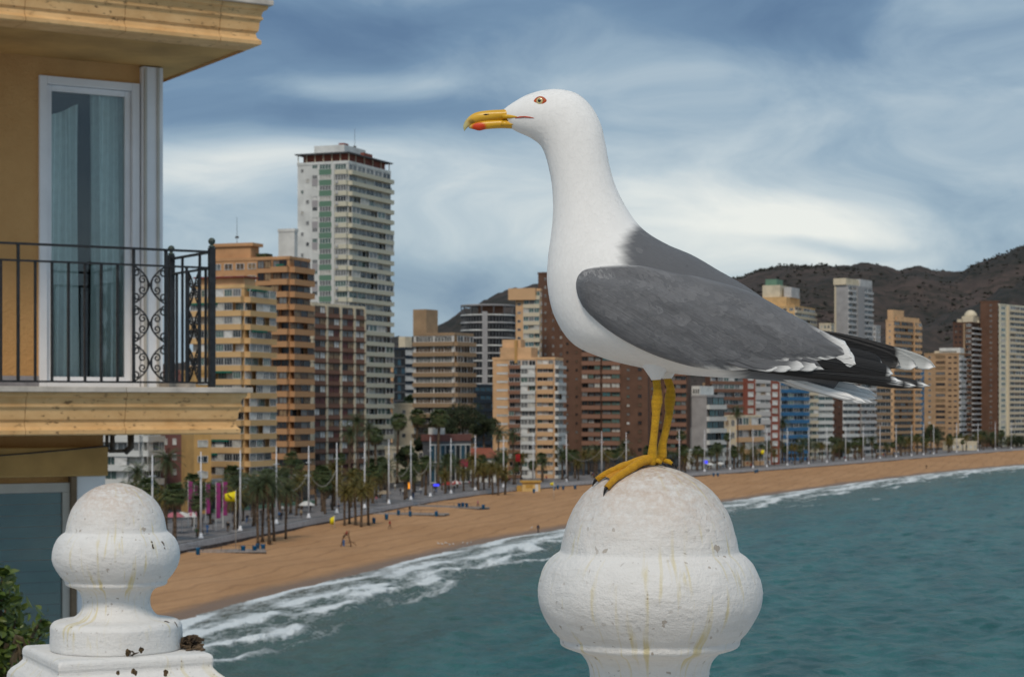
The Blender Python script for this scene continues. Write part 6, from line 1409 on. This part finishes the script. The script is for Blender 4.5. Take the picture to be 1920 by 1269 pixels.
# --- flags
def flag(px, py, top, wpx, hpx, label, cone=False):
    b = on_sand(px, py); k = b.y / F; H = (py - top) * k; root = empty('flag', b); tag(root, label, 'flag'); MB().tube([b - Vector((0, 0, .2)), b + Vector((0, 0, H))], [.06, .045], 8).build('pole', mat('flag_pole', (.55, .53, .48), .5, .1, 2), root, True)
    W_, Hf = wpx * k, hpx * k; n = 12; vs_, fs_ = [], []
    for i in range(n):
        f = i / (n - 1)
        for j in (0, 1): vs_.append(b + Vector((-W_ * f - .05, .12 * math.sin(f * 7), H - .1 - Hf * j - f * Hf * (.28 if j == 0 else -.05))))
    for i in range(n - 1): fs_.append((i * 2, i * 2 + 2, i * 2 + 3, i * 2 + 1))
    y = mat('flag_yellow', (.72, .60, .01), .7, .08, 3); o = MB().add(vs_, fs_).build('cloth', y, root, True); md = o.modifiers.new('s', 'SOLIDIFY'); md.thickness = .02
    if wpx > 12:
        c = b + Vector((-W_ * .52, -.16, H - Hf * .62)); M = Matrix.Rotation(R(38), 4, 'Y'); MB().box(c, (W_ * .42, .03, Hf * .11), 0, M).add([], []).build('flag_mark', CL['black'], o); MB().lathe([(.02, -.1), (.1, -.07), (.12, 0), (.1, .07), (.02, .1)], 10, c + Vector((-W_ * .2, 0, Hf * .24))).build('flag_mark', CL['black'], o, True)
flag(442, 1030, 919, 20, 20, 'yellow flag with a dark swimmer mark on a tall pole by the nearest walkway'); flag(1433, 888, 842, 6, 9, 'small yellow flag on a pole in front of the red brown tower'); flag(1038, 935, 903, 6, 6, 'little yellow flag beside the beach kiosk'); flag(627, 990, 966, 8, 16, 'furled yellow flag at the foot of the sea wall')
# --- kiosk
def kiosk():
    a, b = on_sand(979, 921), on_sand(1013, 921); k = a.y / F; D = a.y; z = a.z; root = empty('beach_kiosk', (a + b) / 2); tag(root, 'yellow beach kiosk with a thick ochre roof standing on the sand', 'kiosk'); L = b.x - a.x; c = Vector(((a.x + b.x) / 2, D + 1.6, z)); ky = mat('kiosk_yellow', (.62, .43, .17), .7, .08, 1); kr = mat('kiosk_roof', (.46, .27, .06), .7, .1, 1)
    MB().box(c + Vector((0, 0, 1.1)), (L, 3.0, 2.5)).build('wall', ky, root); MB().box(c + Vector((-.1, -.1, 2.62)), (L + .9, 3.8, .5)).build('roof', kr, root, bevel=.08); MB().box(c + Vector((L * .30, -1.53, 1.0)), (.8, .06, 2.0)).build('door', FRAMEM['white'], root); MB().box(c + Vector((-L * .1, -1.53, 1.35)), (L * .4, .06, .9)).build('hatch', kr, root); MB().box(c + Vector((-L * .5 - .75, -.3, .75)), (1.3, 1.6, 1.6)).build('side_locker', kr, root)
kiosk()
# --- signs, banners, parasols in front of the shops
for i, (px, t0, t1, D) in enumerate([(353, 900, 952, 352), (364, 908, 958, 350), (386, 904, 950, 362), (405, 903, 976, 342), (418, 901, 955, 352)]):
    p = at(px, t1, D); q = at(px, t0, D); mb = MB(); mb.box(((p.x), D, (3 + q.z) / 2), (.12, .12, q.z - 3)); root = empty('banner', (p.x, D, 3)); tag(root, f'magenta vertical banner in front of the yellow tower, {ordinal(i + 1)} from the left', 'banner', 'magenta banners'); mb.build('pole', FRAMEM['white'], root); MB().box((p.x + .42, D - .1, q.z - (q.z - 3) * .38), (.75, .06, (q.z - 3) * .72)).build('cloth', mat('banner_magenta', (.27, .03, .16), .7, .12, 2), root)
def sign(px, py, D, w, h, col, label, emit=None, name='shop_sign'):
    p = at(px, py, D); k = D / F; root = empty(name, (p.x, D, 3)); tag(root, label, 'sign'); MB().box((p.x, D + .3, (3 + p.z) / 2), (.15, .15, p.z - 3)).build('post', FRAMEM['dark'], root); MB().box(p, (w * k, .25, h * k)).build('panel', mat('sign_' + label[:14], col, .5, .1, 2, emit=emit), root)
sign(869, 868, 540, 17, 14, (.28, .03, .06), 'dark red square sign beside the glass pavilion'); sign(971, 858, 560, 9, 14, (.42, .02, .02), 'small bright red sign below the light orange block'); sign(818, 909, 500, 11, 4, (.05, .06, .9), 'glowing blue sign on the promenade', .8); sign(1323, 866, 668, 7, 6, (.03, .08, .95), 'glowing blue sign at the foot of the grey block', 1.0); sign(759, 910, 480, 3, 15, (.9, .32, .02), 'left glowing orange light strip', .6); sign(767, 905, 484, 3, 22, (.9, .32, .02), 'right taller glowing orange light strip', .6); sign(601, 896, 430, 8, 8, (.02, .55, .16), 'glowing green sign above the festoon', .5)
def parasol(px, py, D, r, c1, label):
    p = at(px, py, D); p.z = max(p.z, 5.2); root = empty('parasol', (p.x, D, 3)); tag(root, label, 'parasol', 'cafe parasols'); MB().tube([(p.x, D, 3), (p.x, D, p.z)], .05, 6).build('pole', FRAMEM['white'], root)
    mb = MB(); n = 12
    for k in range(n):
        a0, a1 = k * 6.2832 / n, (k + 1) * 6.2832 / n; pts = [Vector((p.x, D, p.z + .1))]
        for f in (.5, 1): pts += [Vector((p.x + r * f * math.cos(a), D + r * f * math.sin(a), p.z + .1 - r * .5 * f * f)) for a in (a0, a1)]
        mb.add(pts, [(0, 1, 2), (1, 3, 4, 2)], k % 2)
    mb.build('canopy', [CL[c1[0]], CL[c1[1]]], root)
parasol(473, 905, 372, 2.6, ('orange' if 'orange' in CL else 'red', 'white'), 'large red and white striped parasol above the palms')
for i, (px, c1) in enumerate([(328, ('pink', 'pink')), (341, ('white', 'white')), (362, ('pink', 'white')), (575, ('white', 'white')), (660, ('white', 'white')), (720, ('beige', 'beige')), (840, ('red', 'red')), (855, ('red', 'white')), (1330, ('white', 'white')), (1350, ('white', 'white'))]): parasol(px, 960, prom_Y(px) + 28, 1.7, c1, f'{c1[0]} cafe parasol on the promenade, {ordinal(i + 1)} cafe parasol from the left')
# --- small gulls resting on the sand
def small_gull():
    mb = MB(); mb.tube([(-.2, 0, .2), (-.08, 0, .2), (.05, 0, .19), (.2, 0, .17), (.32, 0, .15)], [.03, .085, .09, .05, .01], 8); mb.tube([(-.16, 0, .22), (-.2, 0, .33), (-.22, 0, .36)], [.05, .04, .045], 8); mb.tube([(-.25, 0, .36), (-.33, 0, .345)], [.02, .006], 6)
    for s in (-1, 1): mb.tube([(.0, s * .03, .14), (.0, s * .03, 0)], .008, 4)
    return mb.mesh('resting_gull', mat('small_gull', (.6, .6, .6), .8, .1, 10), True)
SGM = small_gull(); rs_ = random.Random(2)
for i, (x, y) in enumerate(sorted([(822, 1020), (829, 1021), (836, 1019), (843, 1022), (850, 1021), (868, 1019), (876, 1020), (883, 1018), (997, 990)])):
    o = bpy.data.objects.new('resting_gull', SGM); COL.objects.link(o); o.location = on_sand(x, y); o.rotation_euler.z = rs_.uniform(0, 6.28); tag(o, f'tiny white gull resting on the wet sand, {ordinal(i + 1)} from the left', 'bird', 'gulls resting on the sand')
